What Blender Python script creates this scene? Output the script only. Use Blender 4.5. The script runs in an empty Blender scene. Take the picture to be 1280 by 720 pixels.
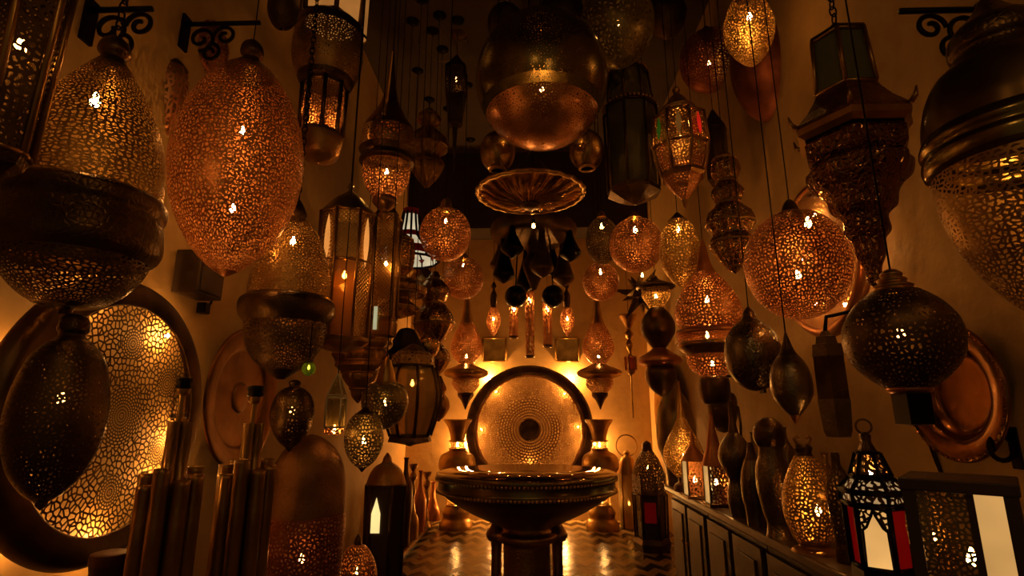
import bpy, math, random
from mathutils import Vector, Matrix
random.seed(7)
PI = math.pi; sin = math.sin; cos = math.cos
sc = bpy.context.scene
C = sc.collection

# ------------------------------------------------------------------ camera
H = 0.96; F = 680.0; PITCH = math.radians(13.2); YAW = math.radians(1.65)
cam_d = bpy.data.cameras.new('camera'); cam = bpy.data.objects.new('camera', cam_d); C.objects.link(cam)
cam.location = (0, 0, H); cam.rotation_euler = (PI/2 + PITCH, 0, YAW)
cam_d.sensor_width = 36; cam_d.lens = F/1280*36; cam_d.clip_start = 0.02
sc.camera = cam
sp, cp = sin(PITCH), cos(PITCH)

def ray(px, py):
    x = (px-640)/F; u = (360-py)/F
    f = cp - u*sp; z = sp + u*cp
    return Vector((x*cos(YAW) - f*sin(YAW), x*sin(YAW) + f*cos(YAW), z))
def at(px, py, Y):                      # the point of the room seen at a pixel, Y metres into the room
    d = ray(px, py); return Vector((0, 0, H)) + d*(Y/d.y)
def at_x(px, py, X):                    # the same on a plane parallel to the side walls
    d = ray(px, py); return Vector((0, 0, H)) + d*(X/d.x)
class Axis:                             # a vertical axis through a sighted point: rows and widths to metres
    def __init__(s, cx, cy, Y):
        s.p = at(cx, cy, Y)
        s.fw = s.p.y*cos(YAW) - s.p.x*sin(YAW)
        s.xr = s.p.x*cos(YAW) + s.p.y*sin(YAW)
    def z(s, row):
        u = (360-row)/F
        return H + s.fw*(sp + u*cp)/(cp - u*sp)
    def k(s, z):                        # metres per pixel at height z
        d = s.fw*cp + (z-H)*sp
        t = s.xr/d
        return d/F/math.sqrt(1+t*t)

# ------------------------------------------------------------------ materials
class NT:
    def __init__(s, name):
        s.m = bpy.data.materials.new(name); s.m.use_nodes = True
        s.t = s.m.node_tree; s.t.nodes.clear()
        s.out = s.n('ShaderNodeOutputMaterial')
    def n(s, k, **kw):
        x = s.t.nodes.new(k)
        for a, b in kw.items(): setattr(x, a, b)
        return x
    def l(s, a, b): s.t.links.new(a, b)
    def put(s, sock, v):
        if hasattr(v, 'is_output') or hasattr(v, 'links'): s.l(v, sock)
        else: sock.default_value = v
    def M(s, op, a, b=0.0, c=0.0):
        x = s.n('ShaderNodeMath', operation=op)
        for i, v in enumerate((a, b, c)): s.put(x.inputs[i], v)
        return x.outputs[0]
    def mix(s, fac, a, b):
        x = s.n('ShaderNodeMix', data_type='RGBA')
        s.put(x.inputs[0], fac); s.put(x.inputs[6], a); s.put(x.inputs[7], b)
        return x.outputs[2]
    def surf(s, o): s.l(o, s.out.inputs[0]); return s.m
def c4(c): return (c[0], c[1], c[2], 1)

COL = {'brass': ((.52, .31, .09), (.28, .15, .04)), 'dark': ((.17, .10, .035), (.07, .04, .014)),
       'copper': ((.66, .30, .12), (.40, .16, .055)), 'gold': ((.72, .46, .14), (.45, .26, .07)),
       'steel': ((.30, .23, .13), (.14, .10, .05)), 'red': ((.45, .15, .07), (.20, .06, .03)),
       'iron': ((.02, .014, .008), (.01, .008, .005)), 'bronze': ((.33, .17, .06), (.18, .085, .03)), 'olive': ((.34, .26, .09), (.16, .11, .035))}
def metal_bsdf(T, col, rough, metallic=.92, bump=None):
    a, b = COL[col]
    tc = T.n('ShaderNodeTexCoord')
    nz = T.n('ShaderNodeTexNoise'); nz.inputs['Scale'].default_value = 9; nz.inputs['Detail'].default_value = 4
    T.l(tc.outputs['Object'], nz.inputs['Vector'])
    cr = T.n('ShaderNodeValToRGB'); cr.color_ramp.elements[0].position = .35; cr.color_ramp.elements[1].position = .7
    cr.color_ramp.elements[0].color = c4(b); cr.color_ramp.elements[1].color = c4(a)
    T.l(nz.outputs[0], cr.inputs[0])
    p = T.n('ShaderNodeBsdfPrincipled')
    T.l(cr.outputs[0], p.inputs['Base Color'])
    p.inputs['Metallic'].default_value = metallic; p.inputs['Roughness'].default_value = rough
    if bump:
        kind, scale, st = bump
        if kind == 'hammer':
            v = T.n('ShaderNodeTexVoronoi'); v.inputs['Scale'].default_value = scale
            T.l(tc.outputs['Object'], v.inputs['Vector']); h = v.outputs[0]
        elif kind == 'engrave':
            v = T.n('ShaderNodeTexVoronoi', feature='DISTANCE_TO_EDGE'); v.inputs['Scale'].default_value = scale
            T.l(tc.outputs['Object'], v.inputs['Vector']); h = T.M('MINIMUM', v.outputs[0], .2)
        else:
            v = T.n('ShaderNodeTexNoise'); v.inputs['Scale'].default_value = scale
            T.l(tc.outputs['Object'], v.inputs['Vector']); h = v.outputs[0]
        bp = T.n('ShaderNodeBump'); bp.inputs['Strength'].default_value = st; bp.inputs['Distance'].default_value = .01
        T.l(h, bp.inputs['Height']); T.l(bp.outputs[0], p.inputs['Normal'])
    return p, tc
_cache = {}
def cached(f):
    def g(*a, **k):
        key = (f.__name__, a, tuple(sorted(k.items())))
        if key not in _cache: _cache[key] = f(*a, **k)
        return _cache[key]
    return g
@cached
def metal(col='brass', rough=.32, bump=None, metallic=.92):
    T = NT('metal_'+col); p, _ = metal_bsdf(T, col, rough, metallic, bump); return T.surf(p.outputs[0])
@cached
def pierced(col='brass', scale=60, thr=.12, rough=.42, stretch=1.0, wob=.35, metallic=.72):
    """sheet metal cut through with small leaf-shaped holes"""
    thr = .145 + .60*thr
    T = NT('pierced_'+col); p, tc = metal_bsdf(T, col, rough, metallic)
    mp = T.n('ShaderNodeMapping'); mp.inputs['Scale'].default_value = (1, stretch, 1)
    T.l(tc.outputs['UV'], mp.inputs[0])
    nz = T.n('ShaderNodeTexNoise', noise_dimensions='2D'); nz.inputs['Scale'].default_value = scale*.6; T.l(mp.outputs[0], nz.inputs['Vector'])
    sub = T.n('ShaderNodeVectorMath', operation='MULTIPLY_ADD')
    T.l(nz.outputs[1], sub.inputs[0]); sub.inputs[1].default_value = (wob*3/scale,)*3; T.l(mp.outputs[0], sub.inputs[2])
    v = T.n('ShaderNodeTexVoronoi', feature='DISTANCE_TO_EDGE', voronoi_dimensions='2D'); v.inputs['Scale'].default_value = scale
    v.inputs['Randomness'].default_value = .85
    T.l(sub.outputs[0], v.inputs['Vector'])
    hole = T.M('GREATER_THAN', v.outputs[0], thr)
    return _holes(T, p, hole)
def _holes(T, p, hole):
    tr = T.n('ShaderNodeBsdfTransparent'); mx = T.n('ShaderNodeMixShader')
    T.l(hole, mx.inputs[0]); T.l(p.outputs[0], mx.inputs[1]); T.l(tr.outputs[0], mx.inputs[2])
    return T.surf(mx.outputs[0])
@cached
def lattice(col='brass', pitch=.02, w=.32, rough=.4):
    """diamond mesh, from the metre-scaled UVs of the sheet"""
    T = NT('lattice_'+col); p, tc = metal_bsdf(T, col, rough, .75)
    s = T.n('ShaderNodeSeparateXYZ'); T.l(tc.outputs['UV'], s.inputs[0])
    a = T.M('ADD', s.outputs[0], s.outputs[1]); b = T.M('SUBTRACT', s.outputs[0], s.outputs[1])
    def tri(x): return T.M('ABSOLUTE', T.M('SUBTRACT', T.M('FRACT', T.M('DIVIDE', x, pitch)), .5))
    hole = T.M('LESS_THAN', T.M('MAXIMUM', tri(a), tri(b)), w)
    return _holes(T, p, hole)
@cached
def rosette_plate(col='brass', scale=55, thr=.1, R=.10, dr=.014, N=22, R0=.22, R2=.07, rim=9.0):
    """pierced tray: a rosette of drilled rings in the middle, six around it, leaf holes between"""
    T = NT('pierced_tray_'+col); p, tc = metal_bsdf(T, col, .4, .75)
    s = T.n('ShaderNodeSeparateXYZ'); T.l(tc.outputs['Object'], s.inputs[0])
    x, y = s.outputs[0], s.outputs[1]
    v = T.n('ShaderNodeTexVoronoi', feature='DISTANCE_TO_EDGE', voronoi_dimensions='2D'); v.inputs['Scale'].default_value = scale
    T.l(tc.outputs['Object'], v.inputs['Vector'])
    base = T.M('GREATER_THAN', v.outputs[0], thr)
    def ln(a, b): return T.M('SQRT', T.M('ADD', T.M('MULTIPLY', a, a), T.M('MULTIPLY', b, b)))
    def ros(a, b, n):
        r = ln(a, b); th = T.M('ARCTAN2', b, a)
        q = T.M('DIVIDE', r, dr); k = T.M('FLOOR', q)
        h1 = T.M('LESS_THAN', T.M('ABSOLUTE', T.M('SUBTRACT', T.M('FRACT', q), .5)), .27)
        t = T.M('FRACT', T.M('ADD', T.M('MULTIPLY', th, n/(2*PI)), T.M('MULTIPLY', k, .5)))
        h2 = T.M('LESS_THAN', T.M('ABSOLUTE', T.M('SUBTRACT', t, .5)), .30)
        return r, T.M('MULTIPLY', h1, h2)
    r, m0 = ros(x, y, N)
    th = T.M('ARCTAN2', y, x)
    tm = T.M('SUBTRACT', T.M('FLOORED_MODULO', T.M('ADD', th, PI/6), PI/3), PI/6)
    lx = T.M('SUBTRACT', T.M('MULTIPLY', r, T.M('COSINE', tm)), R0); ly = T.M('MULTIPLY', r, T.M('SINE', tm))
    r2, m1 = ros(lx, ly, round(N*.7))
    def sel(c, a, b): return T.M('ADD', T.M('MULTIPLY', c, a), T.M('MULTIPLY', T.M('SUBTRACT', 1.0, c), b))
    hole = sel(T.M('LESS_THAN', r, R), m0, sel(T.M('LESS_THAN', r2, R2), m1, base))
    hole = T.M('MULTIPLY', hole, T.M('LESS_THAN', r, rim))
    return _holes(T, p, hole)
@cached
def glass(col=(.8, .5, .2), rough=.05, clear=.75):
    """thin tinted pane: part clear, part sheen"""
    T = NT('tinted_glass'); tr = T.n('ShaderNodeBsdfTransparent'); tr.inputs[0].default_value = c4(col)
    g = T.n('ShaderNodeBsdfPrincipled'); g.inputs['Base Color'].default_value = c4([v*.5 for v in col]); g.inputs['Roughness'].default_value = rough
    tc = T.n('ShaderNodeTexCoord'); nz = T.n('ShaderNodeTexNoise'); nz.inputs['Scale'].default_value = 30; T.l(tc.outputs['Object'], nz.inputs['Vector'])
    bp = T.n('ShaderNodeBump'); bp.inputs['Strength'].default_value = .3; bp.inputs['Distance'].default_value = .01; T.l(nz.outputs[0], bp.inputs['Height']); T.l(bp.outputs[0], g.inputs['Normal'])
    mx = T.n('ShaderNodeMixShader'); mx.inputs[0].default_value = clear
    T.l(g.outputs[0], mx.inputs[1]); T.l(tr.outputs[0], mx.inputs[2]); return T.surf(mx.outputs[0])
@cached
def lit(col=(1, .6, .22), st=1.0):
    """frosted pane or shade glowing from the lamp inside it"""
    T = NT('lit_pane'); tc = T.n('ShaderNodeTexCoord'); nz = T.n('ShaderNodeTexNoise'); nz.inputs['Scale'].default_value = 8; T.l(tc.outputs['Object'], nz.inputs['Vector'])
    e = T.n('ShaderNodeEmission'); e.inputs[0].default_value = c4(col)
    T.l(T.M('MULTIPLY', T.M('ADD', nz.outputs[0], .5), st), e.inputs[1])
    d = T.n('ShaderNodeBsdfPrincipled'); d.inputs['Base Color'].default_value = c4([v*.10 for v in col]); d.inputs['Roughness'].default_value = .4
    a = T.n('ShaderNodeAddShader'); T.l(e.outputs[0], a.inputs[0]); T.l(d.outputs[0], a.inputs[1]); return T.surf(a.outputs[0])
@cached
def bulb_mat(L):
    T = NT('bulb_glow'); e = T.n('ShaderNodeEmission'); e.inputs[0].default_value = (1, .43, .10, 1); e.inputs[1].default_value = L; return T.surf(e.outputs[0])
@cached
def matte(col, rough=.7, bump=0.0, scale=20, var=.25, spec=.4):
    T = NT('matte'); tc = T.n('ShaderNodeTexCoord'); nz = T.n('ShaderNodeTexNoise'); nz.inputs['Scale'].default_value = scale; nz.inputs['Detail'].default_value = 5
    T.l(tc.outputs['Object'], nz.inputs['Vector'])
    p = T.n('ShaderNodeBsdfPrincipled'); p.inputs['Roughness'].default_value = rough; p.inputs['Specular IOR Level'].default_value = spec
    T.l(T.mix(nz.outputs[0], c4([v*(1-var) for v in col]), c4([v*(1+var) for v in col])), p.inputs['Base Color'])
    if bump:
        bp = T.n('ShaderNodeBump'); bp.inputs['Strength'].default_value = bump; bp.inputs['Distance'].default_value = .02
        T.l(nz.outputs[0], bp.inputs['Height']); T.l(bp.outputs[0], p.inputs['Normal'])
    return T.surf(p.outputs[0])

# ------------------------------------------------------------------ mesh helpers
class MB:
    def __init__(s): s.v = []; s.f = []; s.uv = []
    def add(s, vs, fs, uvs=None):
        b = len(s.v); s.v += [tuple(v) for v in vs]; s.f += [tuple(b+i for i in f) for f in fs]
        s.uv += uvs if uvs else [(v[0]+v[1], v[2]) for v in vs]
        return s
    def lathe(s, prof, n=48, flute=None, phase=0.0, cap=True):
        """prof: (r, z) from one end to the other"""
        vs = []; uv = []; L = 0; rm = max(p[0] for p in prof)
        for i, (r, z) in enumerate(prof):
            if i: L += math.hypot(r-prof[i-1][0], z-prof[i-1][1])
            for j in range(n+1):
                a = 2*PI*j/n + phase
                rr = max(r, 1e-4)
                if flute: rr *= 1 + flute[1]*cos(flute[0]*a)
                vs.append((rr*cos(a), rr*sin(a), z)); uv.append((2*PI*j/n*rm, L))
        m = n+1; fs = []
        up = prof[-1][1] >= prof[0][1]
        for i in range(len(prof)-1):
            for j in range(n):
                q = (i*m+j, i*m+j+1, (i+1)*m+j+1, (i+1)*m+j)
                fs.append(q if up else q[::-1])
        return s.add(vs, fs, uv)
    def tube(s, pts, r, n=8):
        pts = [Vector(p) for p in pts]; vs = []; fs = []
        rs = r if isinstance(r, (list, tuple)) else [r]*len(pts)
        nrm = None
        for i, p in enumerate(pts):
            t = (pts[min(i+1, len(pts)-1)] - pts[max(i-1, 0)]).normalized()
            if nrm is None: nrm = t.orthogonal().normalized()
            else: nrm = (nrm - t*nrm.dot(t)).normalized()
            b = t.cross(nrm)
            for j in range(n):
                a = 2*PI*j/n; vs.append(p + (nrm*cos(a) + b*sin(a))*rs[i])
        for i in range(len(pts)-1):
            for j in range(n):
                fs.append((i*n+j, i*n+(j+1) % n, (i+1)*n+(j+1) % n, (i+1)*n+j))
        fs.append(tuple(range(n))[::-1]); fs.append(tuple((len(pts)-1)*n+j for j in range(n)))
        return s.add(vs, fs)
    def box(s, lo, hi, bev=0.0):
        x0, y0, z0 = lo; x1, y1, z1 = hi
        if not bev:
            vs = [(x0,y0,z0),(x1,y0,z0),(x1,y1,z0),(x0,y1,z0),(x0,y0,z1),(x1,y0,z1),(x1,y1,z1),(x0,y1,z1)]
            return s.add(vs, [(0,3,2,1),(4,5,6,7),(0,1,5,4),(1,2,6,5),(2,3,7,6),(3,0,4,7)])
        import bmesh
        bm = bmesh.new(); bmesh.ops.create_cube(bm, size=1)
        for v in bm.verts: v.co = Vector((x0+(v.co.x+.5)*(x1-x0), y0+(v.co.y+.5)*(y1-y0), z0+(v.co.z+.5)*(z1-z0)))
        bmesh.ops.bevel(bm, geom=list(bm.edges), offset=bev, segments=2, affect='EDGES', profile=.5)
        bm.verts.index_update(); s.add([v.co.copy() for v in bm.verts], [[v.index for v in f.verts] for f in bm.faces]); bm.free(); return s
    def ball(s, c, r, n=12):
        pr = [(r*sin(PI*i/(n//2)), -r*cos(PI*i/(n//2))) for i in range(n//2+1)]
        t = MB().lathe(pr, n); return s.add([Vector(v)+Vector(c) for v in t.v], t.f)
    def torus(s, c, R, r, axis='z', n=24, m=8, arc=2*PI, start=0):
        pts = []
        for i in range(n+1):
            a = start+arc*i/n; q = (R*cos(a), R*sin(a))
            pts.append(Vector(c)+Vector({'z': (q[0], q[1], 0), 'y': (q[0], 0, q[1]), 'x': (0, q[0], q[1])}[axis]))
        return s.tube(pts, r, m)
    def build(s, name, mat, parent=None, smooth=True, loc=None):
        me = bpy.data.meshes.new(name); me.from_pydata(s.v, [], s.f)
        uvl = me.uv_layers.new(name='uv')
        for lp in me.loops: uvl.data[lp.index].uv = s.uv[lp.vertex_index]
        me.materials.append(mat)
        me.polygons.foreach_set('use_smooth', [smooth]*len(me.polygons)); me.update()
        o = bpy.data.objects.new(name, me); C.objects.link(o)
        if parent: o.parent = parent
        if loc is not None: o.location = loc
        return o
def smooth_prof(pts, sub=5):
    """Catmull-Rom through (r, z) points"""
    if len(pts) < 3: return pts
    P = [pts[0]] + list(pts) + [pts[-1]]; out = []
    for i in range(1, len(P)-2):
        a, b, c, d = P[i-1:i+3]
        for k in range(sub):
            t = k/sub
            q = [.5*(2*b[j] + (c[j]-a[j])*t + (2*a[j]-5*b[j]+4*c[j]-d[j])*t*t + (3*b[j]-a[j]-3*c[j]+d[j])*t**3) for j in (0, 1)]
            out.append((max(q[0], 0.0), q[1]))
    out.append(pts[-1]); return out
def egg(y0, y1, r, k=1.0, r0=0.0, r1=0.0, n=14):
    """rows and half-widths of an egg between two rows, cut to r0/r1 at its ends"""
    a0 = math.asin(min(1, r0/r)); a1 = PI - math.asin(min(1, r1/r)); out = []
    c0, c1 = cos(a0), cos(a1)
    for i in range(n+1):
        a = a0 + (a1-a0)*i/n
        t = (c0 - cos(a))/(c0 - c1)
        out.append((y0 + (y1-y0)*t**k, r*sin(a)))
    return out

def empty(name, label, cat, loc, group=None, rot=(0, 0, 0)):
    o = bpy.data.objects.new(name, None); C.objects.link(o); o.empty_display_size = .05
    o.location = loc; o.rotation_euler = rot; o['label'] = label; o['category'] = cat
    if group: o['group'] = group
    return o
def tag(o, label, cat, group=None):
    o['label'] = label; o['category'] = cat
    if group: o['group'] = group
    return o
def struct(o): o['kind'] = 'structure'; return o

CEIL = 3.6; WALL = 1.2; BACK = 5.5; CTR = .55
class Lamp:
    """one lathe-turned or polygonal thing on a vertical axis; rows and half-widths are read off the photograph"""
    def __init__(s, name, label, cat, cx, cy, Y, base=None, group=None):
        s.ax = Axis(cx, cy, Y); s.base = base
        s.z0 = base if base is not None else s.ax.z(cy)
        s.root = empty(name, label, cat, (s.ax.p.x, s.ax.p.y, s.z0), group)
        s.lo = 1e9; s.hi = -1e9; s.dy = 0
    def rz(s, pts):
        out = []
        for y, r in pts:
            if y == 'B': z = s.base; rr = r*s.ax.k(z)
            else:
                z = s.ax.z(y + s.dy); rr = r*s.ax.k(z)
                if s.base is not None: z = max(z, s.base)
            s.lo = min(s.lo, z); s.hi = max(s.hi, z)
            out.append((rr, z - s.z0))
        return out
    def turn(s, part, mat, pts, n=48, flute=None, sub=5, parent=None, label=None):
        pr = s.rz(pts); flat = n <= 8
        if sub and not flat: pr = smooth_prof(pr, sub)
        o = MB().lathe(pr, n, flute, PI/2 + PI/n if flat else PI/2).build(part, mat, parent or s.root, not flat)
        if label: o['label'] = label
        return o
    def frame(s, mat, pts, n, rad, rings=None, part='frame', parent=None):
        pr = s.rz(pts); mb = MB(); ph = PI/2 + PI/n
        for j in range(n):
            a = 2*PI*j/n + ph
            mb.tube([((r+rad*.4)*cos(a), (r+rad*.4)*sin(a), z) for r, z in pr], rad, 6)
        for i in (range(len(pr)) if rings is None else rings):
            r, z = pr[i]
            for j in range(n):
                a, b = 2*PI*j/n + ph, 2*PI*(j+1)/n + ph
                mb.tube([(r*cos(a), r*sin(a), z), (r*cos(b), r*sin(b), z)], rad, 6)
        return mb.build(part, mat, parent or s.root)
    def panels(s, mats, pts, n, part='glass_panel', ins=.94, labels=None):
        """one pane per face"""
        pr = s.rz(pts); ph = PI/2 + PI/n; os = []
        for j in range(n):
            a, b = 2*PI*j/n + ph, 2*PI*(j+1)/n + ph; vs = []; fs = []; uv = []
            for i, (r, z) in enumerate(pr):
                w = r*2*sin(PI/n)
                vs += [(r*ins*cos(a), r*ins*sin(a), z), (r*ins*cos(b), r*ins*sin(b), z)]; uv += [(0, z), (w, z)]
                if i: k = 2*i; fs.append((k-2, k-1, k+1, k))
            o = MB().add(vs, fs, uv).build(part, mats[j % len(mats)], s.root, False)
            if labels and labels[j % len(labels)]: o['label'] = labels[j % len(labels)]
            os.append(o)
        return os
    def bulb(s, row, I=.15, r=.009, part='bulb', off=(0, 0), parent=None):
        z = s.ax.z(row + s.dy) - s.z0
        mb = MB().lathe(smooth_prof([(0, -r*1.3), (r*.9, -r*.6), (r, r*.2), (r*.55, r*1.5), (r*.3, r*2.3), (0, r*2.4)], 3), 12)
        return mb.build(part, bulb_mat(round(.6*I/(PI*r*r), 1)), parent or s.root, True, (off[0], off[1], z))
    def rod(s, row, top=None, r=.002, mat=None, links=False, part='rod'):
        z1 = (top if top is not None else CEIL-.001) - s.z0; z0 = s.ax.z(row + s.dy) - s.z0
        mb = MB()
        if links:
            L = .034; k = max(2, int((z1-z0)/(L*.72))); L2 = (z1-z0)/(k*.72+.28)
            for i in range(k):
                c = Vector((0, 0, z0 + L2*(.5+i*.72))); ax = i % 2; pts = []
                for q in range(13):
                    a = 2*PI*q/12; u, w = cos(a)*L2*.28, sin(a)*L2*.5
                    pts.append(c + (Vector((u, 0, w)) if ax else Vector((0, u, w))))
                mb.tube(pts, L2*.07, 5)
            part = 'chain'
        else: mb.tube([(0, 0, z0), (0, 0, z1)], r, 8)
        if top is None: mb.lathe([(.001, z1-.03), (.02, z1-.025), (.045, z1-.004), (.045, z1)], 16)
        return mb.build(part, mat or metal('iron', .5), s.root)
# ================================================================== the room
wall_mat = matte((.50, .31, .11), .75, .25, 14, .18)
struct(MB().box((-WALL-.1, -.6, 0), (-WALL, BACK+.1, CEIL)).build('wall_left', wall_mat, smooth=False))
struct(MB().box((WALL, -.6, 0), (WALL+.1, BACK+.1, CEIL)).build('wall_right', wall_mat, smooth=False))
struct(MB().box((-WALL, BACK, 0), (WALL, BACK+.1, CEIL)).build('wall_back', wall_mat, smooth=False))
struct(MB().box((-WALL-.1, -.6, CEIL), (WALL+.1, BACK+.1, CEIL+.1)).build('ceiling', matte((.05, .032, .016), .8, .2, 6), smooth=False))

def floor_mat():
    T = NT('zigzag_tiles'); tc = T.n('ShaderNodeTexCoord'); s = T.n('ShaderNodeSeparateXYZ'); T.l(tc.outputs['Object'], s.inputs[0])
    nz = T.n('ShaderNodeTexNoise'); nz.inputs['Scale'].default_value = 6; T.l(tc.outputs['Object'], nz.inputs['Vector'])
    tri = T.M('ABSOLUTE', T.M('SUBTRACT', T.M('FRACT', T.M('DIVIDE', s.outputs[0], .125)), .5))
    w = T.M('ADD', T.M('ADD', s.outputs[1], T.M('MULTIPLY', tri, .2)), T.M('MULTIPLY', nz.outputs[0], .05))
    st = T.M('FRACT', T.M('DIVIDE', w, .24))
    k = T.n('ShaderNodeMapRange', interpolation_type='SMOOTHSTEP'); T.l(T.M('ABSOLUTE', T.M('SUBTRACT', st, .5)), k.inputs[0])
    k.inputs[1].default_value = .2; k.inputs[2].default_value = .3
    p = T.n('ShaderNodeBsdfPrincipled'); T.l(T.mix(k.outputs[0], (.022, .014, .006, 1), (.36, .235, .09, 1)), p.inputs['Base Color'])
    p.inputs['Roughness'].default_value = .24
    bp = T.n('ShaderNodeBump'); bp.inputs['Strength'].default_value = .35; bp.inputs['Distance'].default_value = .02
    T.l(nz.outputs[0], bp.inputs['Height']); T.l(bp.outputs[0], p.inputs['Normal'])
    return T.surf(p.outputs[0])
struct(MB().box((-WALL-.1, -.6, -.1), (WALL+.1, BACK+.1, 0)).build('floor', floor_mat(), smooth=False))
struct(MB().box((-WALL, .6, 0), (-.87, 5.2, .05)).build('trim_1', matte((.10, .055, .022), .5), smooth=False))
struct(MB().tube([(-.86, .6, .04), (-.86, 5.2, .04)], .018, 6).build('trim_2', metal('brass', .3)))

w = bpy.data.worlds.new('world'); sc.world = w; w.use_nodes = True
for x, y, z, e in ((-.45, -.45, 2.5, 3.2), (.5, -.35, 2.2, 3.2)):        # unseen warm fill lights added behind the camera, for glints on the near brass
    ld = bpy.data.lights.new('front_fill', 'POINT'); ld.energy = e; ld.color = (1, .5, .16); ld.shadow_soft_size = .08
    lo = bpy.data.objects.new('front_fill', ld); C.objects.link(lo); lo.location = (x, y, z)
w.node_tree.nodes['Background'].inputs[0].default_value = (1, .58, .22, 1)
w.node_tree.nodes['Background'].inputs[1].default_value = .06

# ================================================================== counter
wood = matte((.055, .032, .016), .45, .15, 18, .35)
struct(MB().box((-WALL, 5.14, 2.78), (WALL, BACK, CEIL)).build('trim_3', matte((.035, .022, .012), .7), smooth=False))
tag(MB().box((.83, .5, CTR-.035), (WALL-.002, 3.55, CTR), .008).build('worktop', matte((.12, .07, .03), .35, .1, 10), smooth=False),
    'long dark wooden counter top under the row of small lanterns', 'counter')
for i, (a, b) in enumerate(((2.85, 3.5), (2.18, 2.84), (1.5, 2.17), (.82, 1.49))):
    lb = ['dark low cupboard at the far end of the counter, beside the red-paned floor lantern',
          'dark low cupboard below the cone-roofed lit lanterns', 'dark low cupboard below the yellow glowing pierced vase lamp',
          'dark low cupboard under the hexagonal lantern with red side panes'][i]
    r = empty('counter_cupboard', lb, 'cupboard', (1.0, (a+b)/2, 0), 'cupboards under the counter'); h = (b-a)/2
    MB().box((-.13, -h, 0), (.195, h, CTR-.036)).build('cupboard_body', wood, r, False)
    for s in (-1, 1):
        y0, y1 = (s*h*.5-h*.44, s*h*.5+h*.44)
        d = MB().box((-.148, y0, .05), (-.131, y1, CTR-.07), .004).box((-.156, y0+.05, .10), (-.147, y1-.05, CTR-.12), .003).build('cupboard_door', matte((.085, .052, .022), .4, .1, 12, .3), r, False)
        MB().ball((-.163, s*h*.5-s*h*.36, .3), .011).build('knob', metal('brass', .3), d)

# ================================================================== the round table in the middle
L = Lamp('pedestal_table', 'round brass pedestal table with a mirror-bright top and beaded rim', 'table', 658, 600, 3.0, base=0.0)
zt = .67; R = .47
g = metal('gold', .3); mb = MB()
MB().lathe([(0, zt+.005), (R-.012, zt+.005), (R-.008, zt)], 96).build('table_top', metal('olive', .05, None, 1.0), L.root)
MB().lathe(smooth_prof([(R-.02, zt-.012), (R-.012, zt), (R, zt), (R, zt-.018), (R-.012, zt-.03), (R-.012, zt-.066), (R-.004, zt-.074), (R-.015, zt-.088), (R-.03, zt-.09)], 4), 96).build('rim', metal('olive', .26), L.root)
for zz, rr in ((zt-.022, R-.002), (zt-.08, R-.006)):
    mb = MB()
    for j in range(150): mb.ball((rr*cos(2*PI*j/150), rr*sin(2*PI*j/150), zz), .0075, 6)
    mb.build('bead_band', metal('gold', .3), L.root)
MB().lathe(smooth_prof([(.12, .405), (.17, .425), (.30, .485), (.40, .545), (.445, .583)], 6), 96).build('bowl', metal('dark', .28, ('engrave', 30, .15)), L.root)
MB().lathe(smooth_prof([(.14, .0), (.17, .01), (.165, .04), (.125, .07), (.12, .11), (.118, .30), (.122, .33), (.15, .345), (.155, .37), (.13, .385), (.12, .405)], 4), 64).build('pedestal', metal('brass', .35, ('engrave', 55, .35)), L.root)
for s, lb in ((-1, 0), (1, 1)):
    mb = MB().lathe(smooth_prof([(.045, 0), (.05, .01), (.03, .05), (.028, .30), (.045, .33), (.055, .36), (.03, .40), (.02, .435)], 4), 24)
    mb.build('side_column', metal('brass', .35, ('engrave', 55, .3)), L.root, True, (s*.158, .06, 0))

# ================================================================== back wall
def facing(name, label, cat, p, rot, group=None): return empty(name, label, cat, p, group, rot)
FR = (PI/2, 0, 0)                      # local +z looks out into the room (towards -y)
LW = (0, PI/2, 0)                      # out of the left-hand wall
RW = (0, -PI/2, 0)                     # out of the right-hand wall
pc = at(662, 537, 5.36); R = .60
r = facing('pierced_tray', 'large round pierced copper tray on the back wall, ringed by light', 'wall tray', pc, FR)
MB().lathe([(.095, .012), (.52, .0)], 96).build('pierced_face', rosette_plate('copper', 50, .2, .30, .026, 50, 5.0, .01, .50), r)
MB().lathe(smooth_prof([(.515, 0), (.525, .012), (.54, .004), (.585, .018), (.60, .03), (.608, .02), (.60, -.0), (.585, -.01)], 4), 96).build('rim', metal('dark', .4, ('engrave', 60, .3)), r)
MB().lathe(smooth_prof([(.10, .008), (.10, .02), (.09, .024), (.07, .018), (0, .02)], 4), 48).build('centre_boss', metal('dark', .4, ('engrave', 50, .3)), r)
def wall_bulb(parent, loc, I, rr=.012): return MB().ball((0, 0, 0), rr, 10).build('bulb', bulb_mat(round(I/(PI*rr*rr), 1)), parent, True, loc)
for a, I in ((50, 1.7), (130, 1.7), (-12, 1.3), (192, 1.3), (-60, .6), (240, .6)):
    wall_bulb(r, (.635*cos(math.radians(a)), .635*sin(math.radians(a)), -.085), I)
for x, y, I in ((-.33, .36, .10), (.35, .34, .10), (.47, .02, .10), (-.47, .0, .10), (0, -.3, .06)): wall_bulb(r, (x, y, -.10), I, .008)
for a in (0, 120, 240):
    MB().tube([(.5*cos(math.radians(a+30)), .5*sin(math.radians(a+30)), 0), (.5*cos(math.radians(a+30)), .5*sin(math.radians(a+30)), -.1405)], .008).build('wall_mount', metal('iron', .5), r)
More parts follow.
